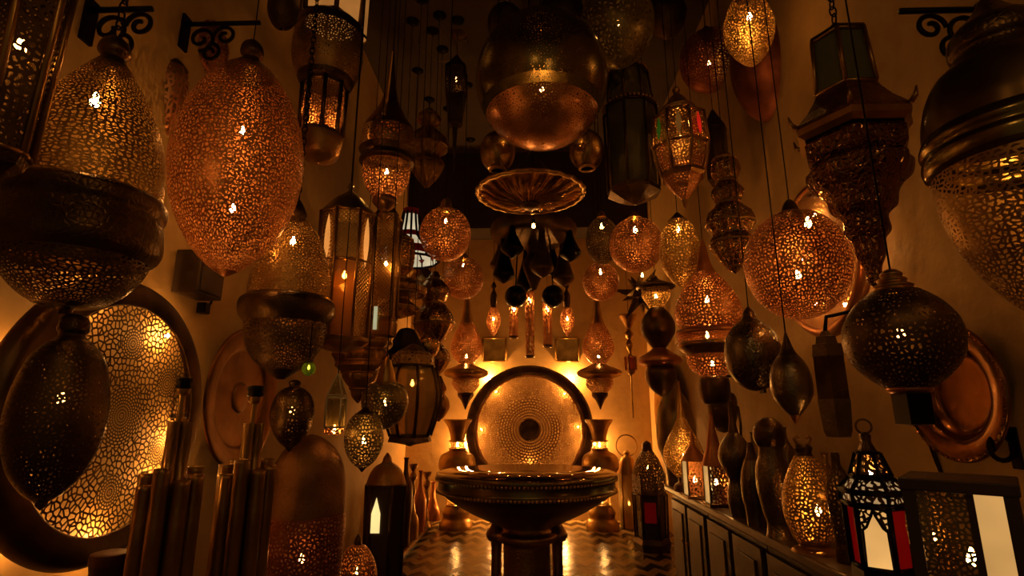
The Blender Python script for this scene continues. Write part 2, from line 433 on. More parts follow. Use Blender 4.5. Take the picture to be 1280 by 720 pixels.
for px, s in ((618, 'beside the disc pendant under two speckled globes'), (709, 'beside the disc pendant under one speckled globe')):
    p = at(px, 437, 5.47)
    r = facing('wall_plaque', 'square brass plaque above the big tray, ' + s, 'plaque', p, FR, 'brass plaques above the big tray')
    MB().box((-.115, -.115, -.029), (.115, .115, .006), .006).build('plaque_panel', metal('olive', .5, ('engrave', 40, .5)), r, False)
    mb = MB()
    for q in range(4):
        a, b = [(-.115, -.115), (.115, -.115), (.115, .115), (-.115, .115)][q], [(.115, -.115), (.115, .115), (-.115, .115), (-.115, -.115)][q]
        mb.tube([(a[0], a[1], .004), (b[0], b[1], .004)], .01, 6)
    mb.build('plaque_border', metal('brass', .35), r)

# tall vase lamps either side of the tray
for px, s in ((571, 'striped-shade'), (751, 'glass-lantern')):
    L = Lamp('vase_lamp', 'tall flared brass vase lamp with glowing collars, on the %s side of the big tray' % s, 'floor lamp', px, 600, 5.1, base=0.0, group='vase lamps beside the big tray')
    bm_ = metal('brass', .34, ('engrave', 60, .25))
    L.turn('flared_mouth', bm_, [(524, 17), (526, 17.5), (533, 13), (544, 9.5), (551, 8.5)])
    L.turn('upper_collar', pierced('gold', 60, .1), [(551, 9), (561, 9)], sub=0)
    L.turn('upper_body', bm_, [(561, 8.5), (564, 12), (569, 20), (577, 23), (587, 22), (598, 13), (606, 9), (615, 10)])
    L.turn('lower_collar', pierced('gold', 60, .1), [(615, 11), (631, 11)], sub=0)
    L.turn('lower_body', bm_, [(631, 11), (634, 14), (640, 17), (647, 16), (651, 19), (656, 21), ('B', 21)])
    for y in (551, 561, 610, 625): pass
    for y, rr in ((551, 10), (561, 10), (615, 12), (631, 12)):
        (q, z), = L.rz([(y, rr)]); MB().torus((0, 0, z), q, .008, n=24, m=6).build('collar_ring', metal('gold', .3), L.root)
    L.bulb(557, .12, .012); L.bulb(626, .3, .014)

# pendants with disc and finial in front of the back wall
for px, s in ((583, 'under the two speckled globes'), (748, 'under the lone speckled globe')):
    L = Lamp('disc_pendant', 'long-necked bottle-shaped pierced pendant with a wide disc and spike, ' + s, 'pendant lamp', px, 440, 4.85, group='disc pendants before the back wall')
    L.turn('neck', metal('brass', .3), [(372, 5), (376, 4), (392, 6), (405, 9)])
    L.turn('pierced_body', pierced('copper', 52, .13), [(405, 9), (415, 14), (428, 19), (438, 20), (448, 15), (456, 8)])
    L.turn('disc', metal('brass', .3), [(455, 8), (458, 14), (463, 26), (466, 28), (470, 26), (474, 15)])
    L.turn('cup', pierced('copper', 52, .13), [(473, 17), (482, 17), (489, 11), (493, 6)])
    L.turn('finial', metal('dark', .35), [(491, 10), (495, 10), (500, 6), (504, 4), (512, .5)])
    L.bulb(446, .16); L.rod(373)

# three tube pendants and two spindle drops
for px, y0, y1, Y, s in ((642, 374, 422, 4.9, 'the shortest of the three'), (662, 363, 446, 4.75, 'the longest, in the middle of three'), (684, 374, 433, 4.85, 'the middle-length one of three')):
    L = Lamp('tube_pendant', 'slim pierced copper tube pendant glowing at its top, ' + s, 'pendant lamp', px, y0, Y, group='tube pendants over the big tray')
    L.turn('cap', metal('dark', .4), [(y0-8, .8), (y0-3, 4), (y0, 5.6), (y0+2, 5.8)], 24)
    L.turn('tube_shade', pierced('copper', 60, .11, .45, .35), [(y0+1, 5.6), (y1, 5.6)], 24, sub=0)
    L.turn('base_ring', metal('dark', .4), [(y1-2, 5.9), (y1+1, 5.9), (y1+1.5, 3)], 24, sub=0)
    L.bulb(y0+13, .14, .016); L.rod(y0-8)
for px, s in ((617, 'next to the shortest tube'), (709, 'next to the middle-length tube')):
    L = Lamp('drop_pendant', 'small spindle-shaped pierced pendant on a turned stem, ' + s, 'pendant lamp', px, 400, 4.6, group='spindle drop pendants')
    L.turn('stem', metal('dark', .35), [(352, .8), (358, 3.5), (362, 1.5), (368, 4), (375, 4.5), (381, 4), (385, 3)], 20)
    L.turn('pierced_body', pierced('copper', 56, .12), [(384, 3), (390, 6.5), (400, 9), (408, 7.5), (415, 4), (421, .5)], 28)
    L.bulb(399, .10); L.rod(352)

# chandelier of dark bells
L = Lamp('chandelier', 'big dark iron chandelier with drooping bell cups under the fluted dish', 'chandelier', 667, 300, 4.1)
ik = metal('dark', .5)
L.turn('centre_stem', ik, [(262, 8), (275, 30), (281, 50), (290, 54), (300, 48), (306, 20), (316, 8), (330, 14), (345, 10), (362, 3)])
zt = L.ax.z(296) - L.z0; k = L.ax.k(L.ax.z(296))
for j in range(8):
    a = 2*PI*j/8 + .25; dx, dy = cos(a), sin(a); Rr = (50 if j % 2 else 38)*k
    arm = MB().tube([(dx*Rr*t, dy*Rr*t, zt + .05*sin(PI*t) - .0*t) for t in (.2, .4, .6, .8, 1.0)], .012, 6).build('arm', ik, L.root)
    drop = (.20 if j % 2 else .34)
    MB().lathe(smooth_prof([(.004, -.02), (.02, -.03), (.03, -drop*.4), (.065, -drop*.8), (.085, -drop), (.07, -drop-.03), (.03, -drop-.06), (.003, -drop-.075)], 4), 24).build('bell_cup', metal('iron', .35) if j % 3 else ik, arm, True, (dx*Rr, dy*Rr, zt+.02))
for s in (-1, 1):
    MB().ball((s*.14, -.1, L.ax.z(374)-L.z0), .085, 20).tube([(s*.14, -.1, L.ax.z(374)-L.z0+.08), (s*.12, -.08, zt)], .006, 6).build('dark_ball', metal('iron', .3), L.root)
L.rod(262, r=.008)
L = Lamp('clear_bulb_drop', 'tiny bare bulb hanging just below the fluted dish', 'bulb', 667, 283, 3.2)
L.bulb(283, .03, .010); L.turn('socket', metal('iron', .4), [(274, 1), (275, 2.2), (280, 2.2)], 12, sub=0); L.rod(274, r=.002)
# ================================================================== near, left
IR = metal('iron', .45); DK = metal('dark', .33, ('engrave', 70, .3)); BR = metal('brass', .32); CU = metal('copper', .32); GD = metal('gold', .3)
PLAT = .05

L = Lamp('hanging_lantern', 'tall dark hexagonal lantern with drilled panels in the top corner by the scroll bracket', 'lantern', 20, 80, .8)
pr = [(-120, 52), (190, 48)]
L.panels([lattice('dark', .012, .26, .45), pierced('dark', 75, .16)], pr, 6, 'pierced_panel')
L.frame(BR, pr, 6, .006)
L.turn('bottom_cap', DK, [(190, 50), (205, 42), (222, 16), (232, 2)], 6)
L.turn('roof', DK, [(-190, 6), (-160, 24), (-120, 54)], 6)
L.bulb(60, .012); L.rod(-188)

def scroll(px0, px1, row, Y, label):
    """a wrought wall bracket whose bar starts at the left-hand wall"""
    p0, p1 = at(px0, row, Y), at(px1, row, Y)
    r = empty('wall_bracket', label, 'bracket', (-WALL, Y, p0.z), 'scrolled wall brackets')
    n = p1.x + WALL
    MB().tube([(0.002, 0, 0), (n, 0, 0)], .008, 8).build('bar', IR, r)
    MB().box((.0005, -.02, -.10), (.01, .02, .03)).build('wall_plate', IR, r, False)
    def spiral(c, R, a0, turns, sg):
        return [(c[0] + R*(1-.75*t)*cos(a0+sg*turns*2*PI*t), 0, c[1] + R*(1-.75*t)*sin(a0+sg*turns*2*PI*t)) for t in [i/28 for i in range(29)]]
    for c, R, a0, sg in (((.065, -.06), .05, -PI/2, 1), ((.15, -.05), .04, PI, -1), ((.105, -.115), .036, PI/2, -1)):
        MB().tube(spiral(c, R, a0, 1.3, sg), .0065, 6).build('scroll', IR, r)
    return r
scroll(60, 190, 14, 1.25, 'black wrought iron bracket with spiral scrolls above the giant saucer lamp')
scroll(255, 325, 30, 1.62, 'black iron wall bracket over the large egg lamp')

L = Lamp('saucer_lamp', 'giant saucer-shaped lamp with pierced bell top and wide dark band in the near corner', 'pendant lamp', 108, 250, 1.12)
L.turn('neck', DK, [(48, 8), (55, 18), (66, 22), (74, 16), (86, 26)])
L.turn('bell', pierced('brass', 72, .10, .42, 1.7), [(85, 26), (108, 46), (142, 72), (185, 92), (246, 103)])
L.turn('band', DK, [(244, 103), (250, 111), (262, 112), (270, 109), (286, 113), (304, 116), (316, 112), (325, 101)])
L.turn('bowl', pierced('dark', 72, .11, .42, 1.7), [(324, 101), (338, 96), (358, 80), (373, 60), (383, 40)])
L.turn('foot', DK, [(381, 41), (384, 30), (386, 12), (392, 10)])
L.bulb(146, .10, .010, off=(.03, -.06)); L.rod(48, links=True)

L = Lamp('oval_lamp', 'dark drilled oval lamp hanging under the giant saucer lamp, before the big lit tray', 'pendant lamp', 72, 520, 1.12)
L.turn('neck', DK, [(393, 8), (398, 18), (412, 22), (420, 18), (430, 30)])
L.turn('pierced_body', pierced('dark', 110, .30, .42, 1.0, .35, .9), [(429, 30), (450, 50), (495, 65), (540, 67), (585, 54), (615, 30), (628, 8)])
L.turn('finial', DK, [(626, 9), (632, 8), (638, 1)])
L.bulb(500, .004)

# tray on the near wall
pc = at_x(152, 520, -WALL+.075); R = .385
r = facing('pierced_tray', 'big round pierced brass tray glowing on the side wall behind the tube lamps', 'wall tray', pc, LW)
MB().lathe([(0, .0), (.308, .0)], 96).build('pierced_face', rosette_plate('dark', 64, .17, .085, .0085, 30, .20, .045, .306), r)
MB().lathe(smooth_prof([(.306, 0), (.312, .008), (.365, .004), (.385, -.03), (.38, -.045), (.36, -.05)], 4), 96).build('rim', metal('dark', .4), r)
for x, y, I in ((-.27, .22, .16), (.345, .05, .12), (.25, -.24, .22), (.08, .345, .16), (-.1, -.34, .14), (-.34, -.1, .12), (.2, .28, .1)): wall_bulb(r, (x*.94, y*.94, -.045), I*.9, .007)
MB().tube([(0, .33, -.01), (0, .33, -.0755)], .008).build('wall_mount', IR, r)

L = Lamp('egg_lamp', 'large egg-shaped pierced copper lamp, pointed end down, the biggest egg hanging', 'pendant lamp', 298, 205, 1.6)
L.turn('neck', DK, [(52, 6), (58, 13), (68, 15), (74, 10), (84, 22), (92, 32)])
L.turn('pierced_body', pierced('copper', 80, .085, .42, 1.0, .5), [(91, 32), (120, 57), (160, 77), (205, 85), (250, 80), (290, 63), (322, 38), (340, 14)])
L.turn('tip', CU, [(339, 15), (344, 6), (346, .5)])
L.bulb(178, .10, .008, off=(.04, -.07)); L.bulb(262, .16, .008); L.rod(52)

L = Lamp('cone_pendant', 'slender rosy pierced cone pendant wedged between the saucer lamp and the large egg', 'pendant lamp', 209, 130, 1.62)
L.turn('cap', DK, [(72, 3), (78, 12), (86, 20)])
L.turn('pierced_body', pierced('copper', 55, .14, .4, .8), [(85, 18), (98, 23), (115, 22), (140, 17), (165, 9), (192, .5)])
L.bulb(105, .09); L.rod(72)
L = Lamp('globe_pendant', 'dark reddish pierced globe above the rosy cone pendant', 'pendant lamp', 254, 62, 1.78)
L.turn('cap', DK, [(18, 3), (24, 10), (32, 14)])
L.turn('pierced_body', pierced('red', 50, .12, .4), egg(30, 96, 33, 1, 12, 2))
L.bulb(58, .035); L.rod(18)

L = Lamp('drum_lantern', 'many-sided hanging lantern with orange shade, pierced dome and three lit tall panels', 'lantern', 408, 90, 2.2); L.dy = 13
L.turn('shade', lit((1, .38, .08), .32), [(-45, 40), (20, 38)], 6)
L.frame(DK, [(-45, 40), (20, 38)], 6, .012, part='shade_frame')
L.turn('dome', pierced('brass', 80, .30, .4), [(32, 42), (50, 45), (70, 43), (88, 36)])
L.turn('dome_band', DK, [(18, 36), (24, 43), (33, 43)], sub=0)
L.turn('collar', DK, [(87, 36), (93, 33), (96, 27)])
L.panels([pierced('copper', 80, .14)], [(95, 27), (156, 26)], 8, 'pierced_panel')
L.frame(DK, [(95, 27), (156, 26)], 8, .010)
L.turn('base', metal('brass', .4, ('engrave', 60, .3)), [(155, 27), (160, 29), (172, 27), (184, 22), (190, 6), (191, 1)])
L.bulb(120, .10); L.rod(-45)
L = Lamp('paper_shade', 'plain orange tube shade at the top edge beside the drum lantern', 'lamp shade', 453, 5, 2.6)
L.turn('shade', lit((1, .38, .08), .26), [(-50, 9), (48, 8)], 24, sub=0); L.turn('ring', DK, [(46, 8.6), (50, 8.6)], 24, sub=0); L.turn('top_ring', DK, [(-54, 2), (-52, 9.5), (-48, 9.5)], 24, sub=0); L.rod(-54)
L = Lamp('globe_pendant', 'small dull dark globe at the top edge between large egg and drum lantern', 'pendant lamp', 354, 12, 2.0)
L.turn('globe', metal('dark', .5, ('engrave', 60, .4)), egg(-15, 36, 20, 1, 4, 2)); L.turn('cap', DK, [(-20, 3), (-14, 7), (-11, 8)]); L.rod(-20)

L = Lamp('teardrop_pendant', 'smooth long-necked teardrop pendant with a brightly lit pierced bowl and belt', 'pendant lamp', 486, 165, 2.42); L.dy = 7
L.turn('neck', metal('brass', .22, None, 1.0), [(58, 1.5), (80, 3.5), (105, 7), (125, 13), (140, 22), (152, 30), (160, 33)])
L.turn('engraved_body', pierced('brass', 60, .24, .35), [(159, 33), (170, 35), (184, 35)])
L.turn('belt', DK, [(183, 36), (190, 32), (197, 35), (200, 30)])
L.turn('pierced_bowl', pierced('copper', 62, .1, .4), [(198, 29), (210, 30), (225, 26), (236, 19), (241, 13)])
L.turn('finial', BR, [(240, 14), (246, 16), (252, 11), (257, 5), (262, 7), (266, 4), (274, .5)])
L.bulb(209, .13); L.rod(58, r=.003)

L = Lamp('saucer_lamp', 'mid-sized saucer lamp with pierced bell top and wide dark rim, below the large egg', 'pendant lamp', 362, 360, 1.85)
L.turn('neck', DK, [(250, 3), (258, 9), (268, 13), (274, 12)])
L.turn('bell', pierced('brass', 85, .11, .42, 1.2), [(273, 12), (285, 25), (310, 40), (340, 49), (373, 53)])
L.turn('band', DK, [(372, 53), (378, 60), (386, 62), (396, 60), (405, 53)])
L.turn('bowl', pierced('dark', 85, .16, .42), [(404, 53), (428, 50), (450, 38), (463, 22)])
L.turn('foot', DK, [(462, 22), (468, 14), (474, 5)])
L.bulb(306, .09, off=(.01, -.03)); L.rod(250, links=True)

L = Lamp('amber_lantern', 'tall domed hexagonal brass lantern with glowing almond slots and amber glass', 'lantern', 431, 340, 2.12)
L.turn('dome', metal('olive', .32, ('engrave', 50, .3)), [(228, 1), (234, 4), (238, 2), (243, 8), (252, 20), (264, 31), (271, 36)])
top = [(271, 36), (330, 36)]; bot = [(332, 36), (424, 36)]
L.panels([lattice('brass', .017, .30)], top, 8, 'mesh_panel')
L.panels([lattice('brass', .017, .27), glass((.95, .5, .12), .1, .3)], bot, 8)
L.frame(BR, [(271, 36), (331, 36), (424, 36)], 8, .006)
z0, z1 = L.ax.z(338)-L.z0, L.ax.z(277)-L.z0; kk = L.ax.k(L.z0)
for j in range(4):
    a2 = PI/4 + PI/2*j
    rr = 36*kk*.95; mb = MB(); pts = []
    for q in range(13):
        t = q/12; h = .015*sin(PI*t)**.8; pts.append((h, z0 + (z1-z0)*t))
    vs = []; fs = []
    for h, z in pts:
        for s in (-1, 1): vs.append((rr*cos(a2) - sin(a2)*h*s, rr*sin(a2) + cos(a2)*h*s, z))
    for q in range(12): fs.append((2*q, 2*q+1, 2*q+3, 2*q+2))
    ob = mb.add(vs, fs).build('almond_pane', lit((1, .36, .07), .8), L.root, False); ob['label'] = 'glowing almond-shaped pane'
L.turn('base', BR, [(423, 37), (428, 39), (434, 30), (440, 8), (441, 1)], 8)
L.bulb(345, .10); L.rod(228); L.root.rotation_euler.z = math.radians(19)

L = Lamp('mesh_lantern', 'straight mesh-sided brass lantern with a pale lit slit, just behind the amber lantern', 'lantern', 482, 340, 2.8)
b = [(272, 19), (398, 19)]
L.panels([lattice('brass', .02, .30)], b, 4, 'mesh_panel'); L.frame(BR, b, 4, .008)
L.turn('roof', DK, [(252, 2), (262, 12), (272, 21)], 4); L.turn('base', BR, [(398, 20), (404, 22), (420, 20), (424, 3)], 4)
zz = L.ax.z(405)-L.z0; MB().box((-.03, -.075, -.07), (-.012, -.069, .05)).build('lit_slit', lit((.75, .72, .4), .5), L.root, False, (0, 0, zz+.03))
L.bulb(330, .05); L.rod(252)

def tiers(name, label, cx, cy, Y, pts, mat, flute, cat='chandelier', top=None, hang=True, n=64):
    L = Lamp(name, label, cat, cx, cy, Y)
    h = len(pts)//2
    L.turn('upper_tier', mat, pts[:h+1], n, flute, 3); L.turn('lower_tier', mat, pts[h:], n, flute, 3)
    for y, r_ in pts[1:-1:2]:
        (q, z), = L.rz([(y, r_)]); MB().torus((0, 0, z), q*1.03, .006, n=28, m=6).build('tier_ring', BR, L.root)
    if hang: L.rod(pts[0][0])
    return L
tiers('tiered_pendant', 'tiered fluted brass pendant with bottle top, beside the red striped shade', 500, 350, 3.2,
      [(292, 4), (300, 14), (315, 17), (335, 15), (345, 8), (352, 24), (360, 34), (368, 32), (373, 12), (385, 24), (392, 20), (398, 4)], metal('brass', .25, ('engrave', 60, .8)), (10, .05))
tiers('tiered_pendant', 'shiny gourd-shaped brass pendant with two bulges, by the bare wall corner', 542, 400, 3.5,
      [(340, 4), (350, 10), (365, 20), (380, 14), (392, 22), (405, 26), (420, 18), (430, 12), (440, 20), (450, 22), (464, 14), (472, 3)], metal('brass', .2, ('engrave', 45, .6), 1.0), (12, .03))
tiers('tiered_pendant', 'stepped inverted brass cone pendant above the small white-framed house lantern', 450, 460, 2.6,
      [(420, 10), (425, 36), (432, 38), (438, 32), (444, 35), (452, 30), (458, 31), (466, 22), (474, 20), (486, 11), (496, 8), (504, 1)], metal('brass', .28, ('engrave', 60, .5)), (16, .04))
L = Lamp('bell_pendant', 'plain black bell-shaped metal pendant above the big pot-bellied glass lantern', 'pendant lamp', 508, 430, 3.0)
L.turn('shade', metal('iron', .5), [(410, 3), (413, 10), (425, 17), (436, 24), (446, 30)]); L.turn('rim', DK, [(445, 30.5), (448, 30.5)], sub=0); L.rod(410)

L = Lamp('glass_lantern', 'large pot-bellied glass lantern with dark ribs and lacy crown by the wall corner', 'lantern', 515, 490, 2.65)
pr = [(458, 27), (470, 32), (490, 37), (510, 36), (530, 30), (545, 25)]
L.panels([glass((.75, .55, .22), .06, .35)], pr, 8); L.frame(DK, pr, 8, .008, rings=[0, 5])
L.turn('crown', pierced('brass', 45, .16), [(440, 20), (446, 27), (459, 28)], 8, sub=0)
L.turn('base', DK, [(545, 26), (552, 28), (556, 6), (558, 1)], 8); L.turn('cap', DK, [(430, 3), (434, 10), (440, 21)], 8)
L.rod(430); L.bulb(480, .02)
L = Lamp('onion_pendant', 'greenish brass onion pendant with pointed cap in front of the glass lantern', 'pendant lamp', 482, 490, 2.2)
L.turn('cap', GD, [(446, 1), (452, 5), (462, 9), (473, 12), (479, 14)]); L.turn('body', pierced('olive', 80, .30, .32), [(478, 14), (484, 24), (496, 29), (510, 29), (524, 22), (534, 10), (537, 1)])
L.rod(446); L.bulb(505, .01)
L = Lamp('egg_pendant', 'small greenish pierced egg pendant between the onion pendant and the copper dome', 'pendant lamp', 455, 548, 2.03)
L.turn('cap', DK, [(508, 1.5), (512, 6), (517, 12)]); L.turn('pierced_body', pierced('olive', 80, .14), [(516, 12), (526, 20), (545, 25), (562, 23), (577, 15), (586, 4)]); L.turn('tip', DK, [(585, 5), (590, 1)])
L.bulb(552, .02); L.rod(508)
L = Lamp('egg_pendant', 'dark engraved egg pendant below the mid-sized saucer lamp', 'pendant lamp', 366, 510, 1.85)
L.turn('neck', DK, [(475, 4), (478, 8), (483, 7), (486, 12)]); L.turn('body', pierced('dark', 90, .33, .35, 1, .35, .9), [(485, 12), (494, 22), (512, 28), (532, 26), (550, 16), (560, 5)]); L.turn('tip', DK, [(559, 6), (565, 1)])
L.bulb(515, .004)
L = Lamp('glass_bead_lamp', 'little green glass ball lamp on a cord under the mid-sized saucer lamp', 'pendant lamp', 386, 459, 1.72)
T_ = glass((.35, .55, .12), .05, .35)
L.turn('glass_ball', T_, egg(452, 470, 9, 1, 2, 1)); L.turn('cap', DK, [(448, 2), (450, 5), (454, 5)]); L.bulb(460, .004, .004)
L.rod(448, top=L.ax.z(404), r=.002)

L = Lamp('house_lantern', 'small white-framed house-shaped lantern with pointed lacy roof', 'lantern', 420, 510, 1.93)
wm = matte((.62, .56, .40), .5)
L.turn('roof', pierced('olive', 70, .2), [(468, 1), (478, 7), (494, 13)], 4); L.frame(wm, [(468, 1), (494, 13)], 4, .003, part='roof_frame')
b = [(497, 13), (534, 13)]; L.panels([glass((.6, .5, .25), .1, .6)], b, 4); L.frame(wm, b, 4, .004)
L.turn('base', pierced('copper', 70, .1), [(534, 14), (542, 14), (544, 1)], 4); L.rod(468, r=.002); L.bulb(538, .02, .008)

# copper tray further along the wall
pc = at_x(304, 497, -WALL+.06)
r = facing('copper_tray', 'plain dull copper tray leaning on the wall behind the second tube lamp', 'wall tray', pc, LW)
MB().lathe(smooth_prof([(0, -.012), (.17, -.012), (.2, 0), (.25, .012), (.272, .012), (.275, .002)], 5), 64).build('tray_face', metal('bronze', .45, ('hammer', 25, .15)), r)
MB().lathe(smooth_prof([(.06, -.012), (.05, -.004), (0, .0)], 4), 32).build('boss', metal('bronze', .4), r)
MB().tube([(0, 0, -.012), (0, 0, -.0605)], .01).build('wall_mount', IR, r)

L = Lamp('copper_dome', 'large copper dome lamp standing on the floor, pierced towards the bottom', 'floor lamp', 382, 640, 1.98, base=PLAT)
L.turn('dome', metal('bronze', .55, ('engrave', 60, .3), .85), [(543, 3), (548, 16), (562, 33), (585, 45), (615, 50), (642, 52)])
L.turn('pierced_skirt', pierced('red', 75, .2), [(641, 52), (680, 53), (740, 51), (800, 44)])
L.turn('foot', DK, [(799, 44), (830, 30), ('B', 36)])
L.bulb(700, .012)

def tube_lamp(cx, cy, Y, top, y_mid, y_low, rb, label):
    L = Lamp('tube_lamp', label, 'floor lamp', cx, cy, Y, base=PLAT)
    L.turn('lamp_socket', IR, [(top, 6), (top+1, 11), (top+5, 11), (top+8, 9.5), (top+12, 11), (top+14, 8)], 24, sub=0)
    L.turn('collar', BR, [(top+14, 9), (top+20, 8), (top+23, 4)], 20)
    L.turn('neck', BR, [(top+22, 4.5), (y_mid+10, 4.5)], 16, sub=0)
    k = L.ax.k(L.ax.z(y_low)); zl = L.ax.z(y_low)-L.z0; zm = L.ax.z(y_mid)-L.z0
    for j in range(3):
        a = 2*PI*j/3 + .5; q = rb*.22*k
        MB().lathe([(.0, zm), (rb*.20*k, zm), (rb*.20*k, zl-.3), (0, zl-.3)], 20).build('inner_tube', metal('brass', .3, ('noise', 40, .2), .75), L.root, True, (q*cos(a), q*sin(a), 0))
    for j in range(8):
        a = 2*PI*j/8 + .2; q = rb*.74*k; dz = .022*sin(j*2.3)
        MB().lathe([(rb*.21*k, zl+dz-.02), (rb*.225*k, zl+dz), (rb*.255*k, zl+dz), (rb*.25*k, zl+dz-.012), (rb*.25*k, .03), (0, .03)], 24).build('outer_tube', metal('brass', .3, ('noise', 40, .2), .75), L.root, True, (q*cos(a), q*sin(a), 0))
    MB().lathe(smooth_prof([(0, 0), (rb*1.05*k, 0), (rb*1.05*k, .02), (rb*1.0*k, .035), (0, .035)], 3), 40).build('base', DK, L.root)
tube_lamp(214, 600, 1.4, 472, 527, 594, 45, 'nearer table lamp of clustered brass tubes with a black bare socket, before the glowing tray')
tube_lamp(308, 600, 1.62, 482, 529, 582, 38, 'farther lamp of clustered brass tubes with a black bare socket, before the copper tray')

L = Lamp('drum_stool', 'low maroon leather drum stool in the near corner under the big glowing tray', 'stool', 138, 700, 1.42, base=PLAT)
L.turn('seat', matte((.09, .02, .012), .5, .2), [(690, 0), (690, 24), (694, 28), (704, 28)], 40); L.turn('drum_body', matte((.06, .018, .012), .6), [(704, 27), (760, 24), ('B', 27)], 40)
p = at_x(234, 345, -WALL+.002)
r = empty('wall_box', 'small dark wooden box fixed to the wall under the tip of the large egg', 'box', p)
MB().box((0, -.075, -.075), (.09, .075, .075), .004).build('box_body', matte((.05, .03, .015), .6), r, False); MB().box((.09, -.065, -.065), (.096, .065, .065), .002).build('box_lid', matte((.06, .035, .018), .6), r, False)
p = at_x(262, 345, -WALL+.006)
r = empty('wall_cable', 'thin dark cable with a black plug dangling on the wall beside the wooden box', 'cable', p)
MB().tube([(0, 0, .06), (0, .03, .0), (0, .05, -.06), (0, .02, -.12), (.004, -.02, -.14), (.006, -.03, -.12)], .004, 6).build('cable', IR, r); MB().box((-.004, -.05, -.15), (.03, -.015, -.11), .004).build('plug', IR, r, False)

# further lamps in the dark above
L = Lamp('globe_pendant', 'speckled copper globe with brass neck, the upper of two touching globes', 'pendant lamp', 557, 290, 2.9)
L.turn('neck', GD, [(248, 2), (252, 6), (260, 8), (263, 11)]); L.turn('pierced_body', pierced('copper', 62, .11), egg(262, 326, 32, 1, 11, 2)); L.bulb(277, .09); L.rod(248, r=.003)
L = Lamp('globe_pendant', 'speckled copper globe, the lower and farther of two touching globes', 'pendant lamp', 579, 348, 3.95)
L.turn('neck', GD, [(316, 2), (319, 5), (324, 8)]); L.turn('pierced_body', pierced('copper', 55, .12), egg(323, 374, 26, 1, 8, 2)); L.bulb(333, .07); L.rod(316, r=.003)
L = Lamp('striped_shade', 'pagoda-shaped lamp shade of lit white panes with red bands', 'lamp shade', 513, 293, 3.75)
W_ = lit((1, .82, .5), .55); R_ = matte((.35, .02, .015), .5)
prof = [(266, 9), (280, 11), (295, 14), (296, 14), (308, 26), (316, 36), (326, 37)]
L.panels([W_], prof, 12, 'lit_pane', 1.0)
def bandz(a, ra, b_, rb_): L.turn('red_band', R_, [(a, ra), (b_, rb_)], 12, sub=0)
bandz(262, 10, 270, 11); bandz(291, 14.6, 298, 17); bandz(313, 35, 323, 38.5)
L.frame(metal('iron', .5), prof, 12, .009, rings=[6], part='ribs'); L.rod(264)
L = Lamp('square_lantern', 'small unlit square lantern with a diamond-shaped tail high in the dark, nearest the smooth teardrop', 'lantern', 570, 110, 3.2)
b = [(88, 16), (122, 15)]; L.panels([pierced('dark', 60, .15)], b, 4, 'pierced_panel'); L.frame(DK, b, 4, .006); L.turn('roof', DK, [(70, 2), (80, 10), (88, 18)], 4); L.turn('tail', DK, [(122, 16), (135, 14), (155, 11), (160, 4), (185, 3), (215, .5)], 4); L.rod(70); L.bulb(100, .008)
tiers('tiered_pendant', 'small dim clustered brass pendant behind the lit bowl of the smooth teardrop', 535, 185, 3.3,
      [(135, 2), (145, 12), (152, 14), (160, 8), (172, 20), (185, 24), (195, 14), (206, 20), (218, 15), (235, 2)], metal('brass', .3, ('engrave', 60, .8)), (8, .12))
p0, p1 = at(520, 50, 3.42), at(585, 55, 3.42)
r = empty('hanging_cable', 'thin pale cable swagged in the dark beside the smooth teardrop', 'cable', (0, 0, 0))
pts = [(p0.x + (p1.x-p0.x)*t, 3.42, p0.z + (p1.z-p0.z)*t - .16*(1-(2*t-1)**2)) for t in [i/16 for i in range(17)]]
MB().tube([(p0.x, 3.42, CEIL)] + pts + [(p1.x, 3.42, CEIL)], .0035, 6).build('cable', matte((.25, .18, .08), .6), r)

# arch lantern and the row along the floor trim
L = Lamp('arch_lantern', 'tall floor lantern with a domed roof and a thin pointed arch lit pale yellow', 'lantern', 481, 640, 2.95, base=PLAT)
L.turn('dome', metal('brass', .4, ('engrave', 40, .4)), [(566, 1), (572, 5), (578, 7), (583, 15), (592, 21), (604, 25)], 40)
b = [(606, 25), (720, 24)]
L.turn('body', matte((.05, .028, .014), .5), b, 6, sub=0); L.frame(DK, b, 6, .008); L.turn('foot', DK, [(720, 27), (730, 28), ('B', 26)], 6, sub=0)
k = L.ax.k(L.ax.z(648)); zc = L.ax.z(662)-L.z0; a = math.radians(-90)
wv = [(-.022, 0), (.022, 0), (.022, .09), (0, .165), (-.022, .09)]
ap = 25*k*cos(PI/6)+.006
MB().add([(x-.022, -ap, zc+z) for x, z in wv] + [(x-.022, -ap+.004, zc+z) for x, z in wv], [(0, 1, 2, 3, 4), (9, 8, 7, 6, 5)] + [(i, i+5, (i+1) % 5+5, (i+1) % 5) for i in range(5)]).build('lit_arch', lit((1, .75, .28), 1.1), L.root, False)
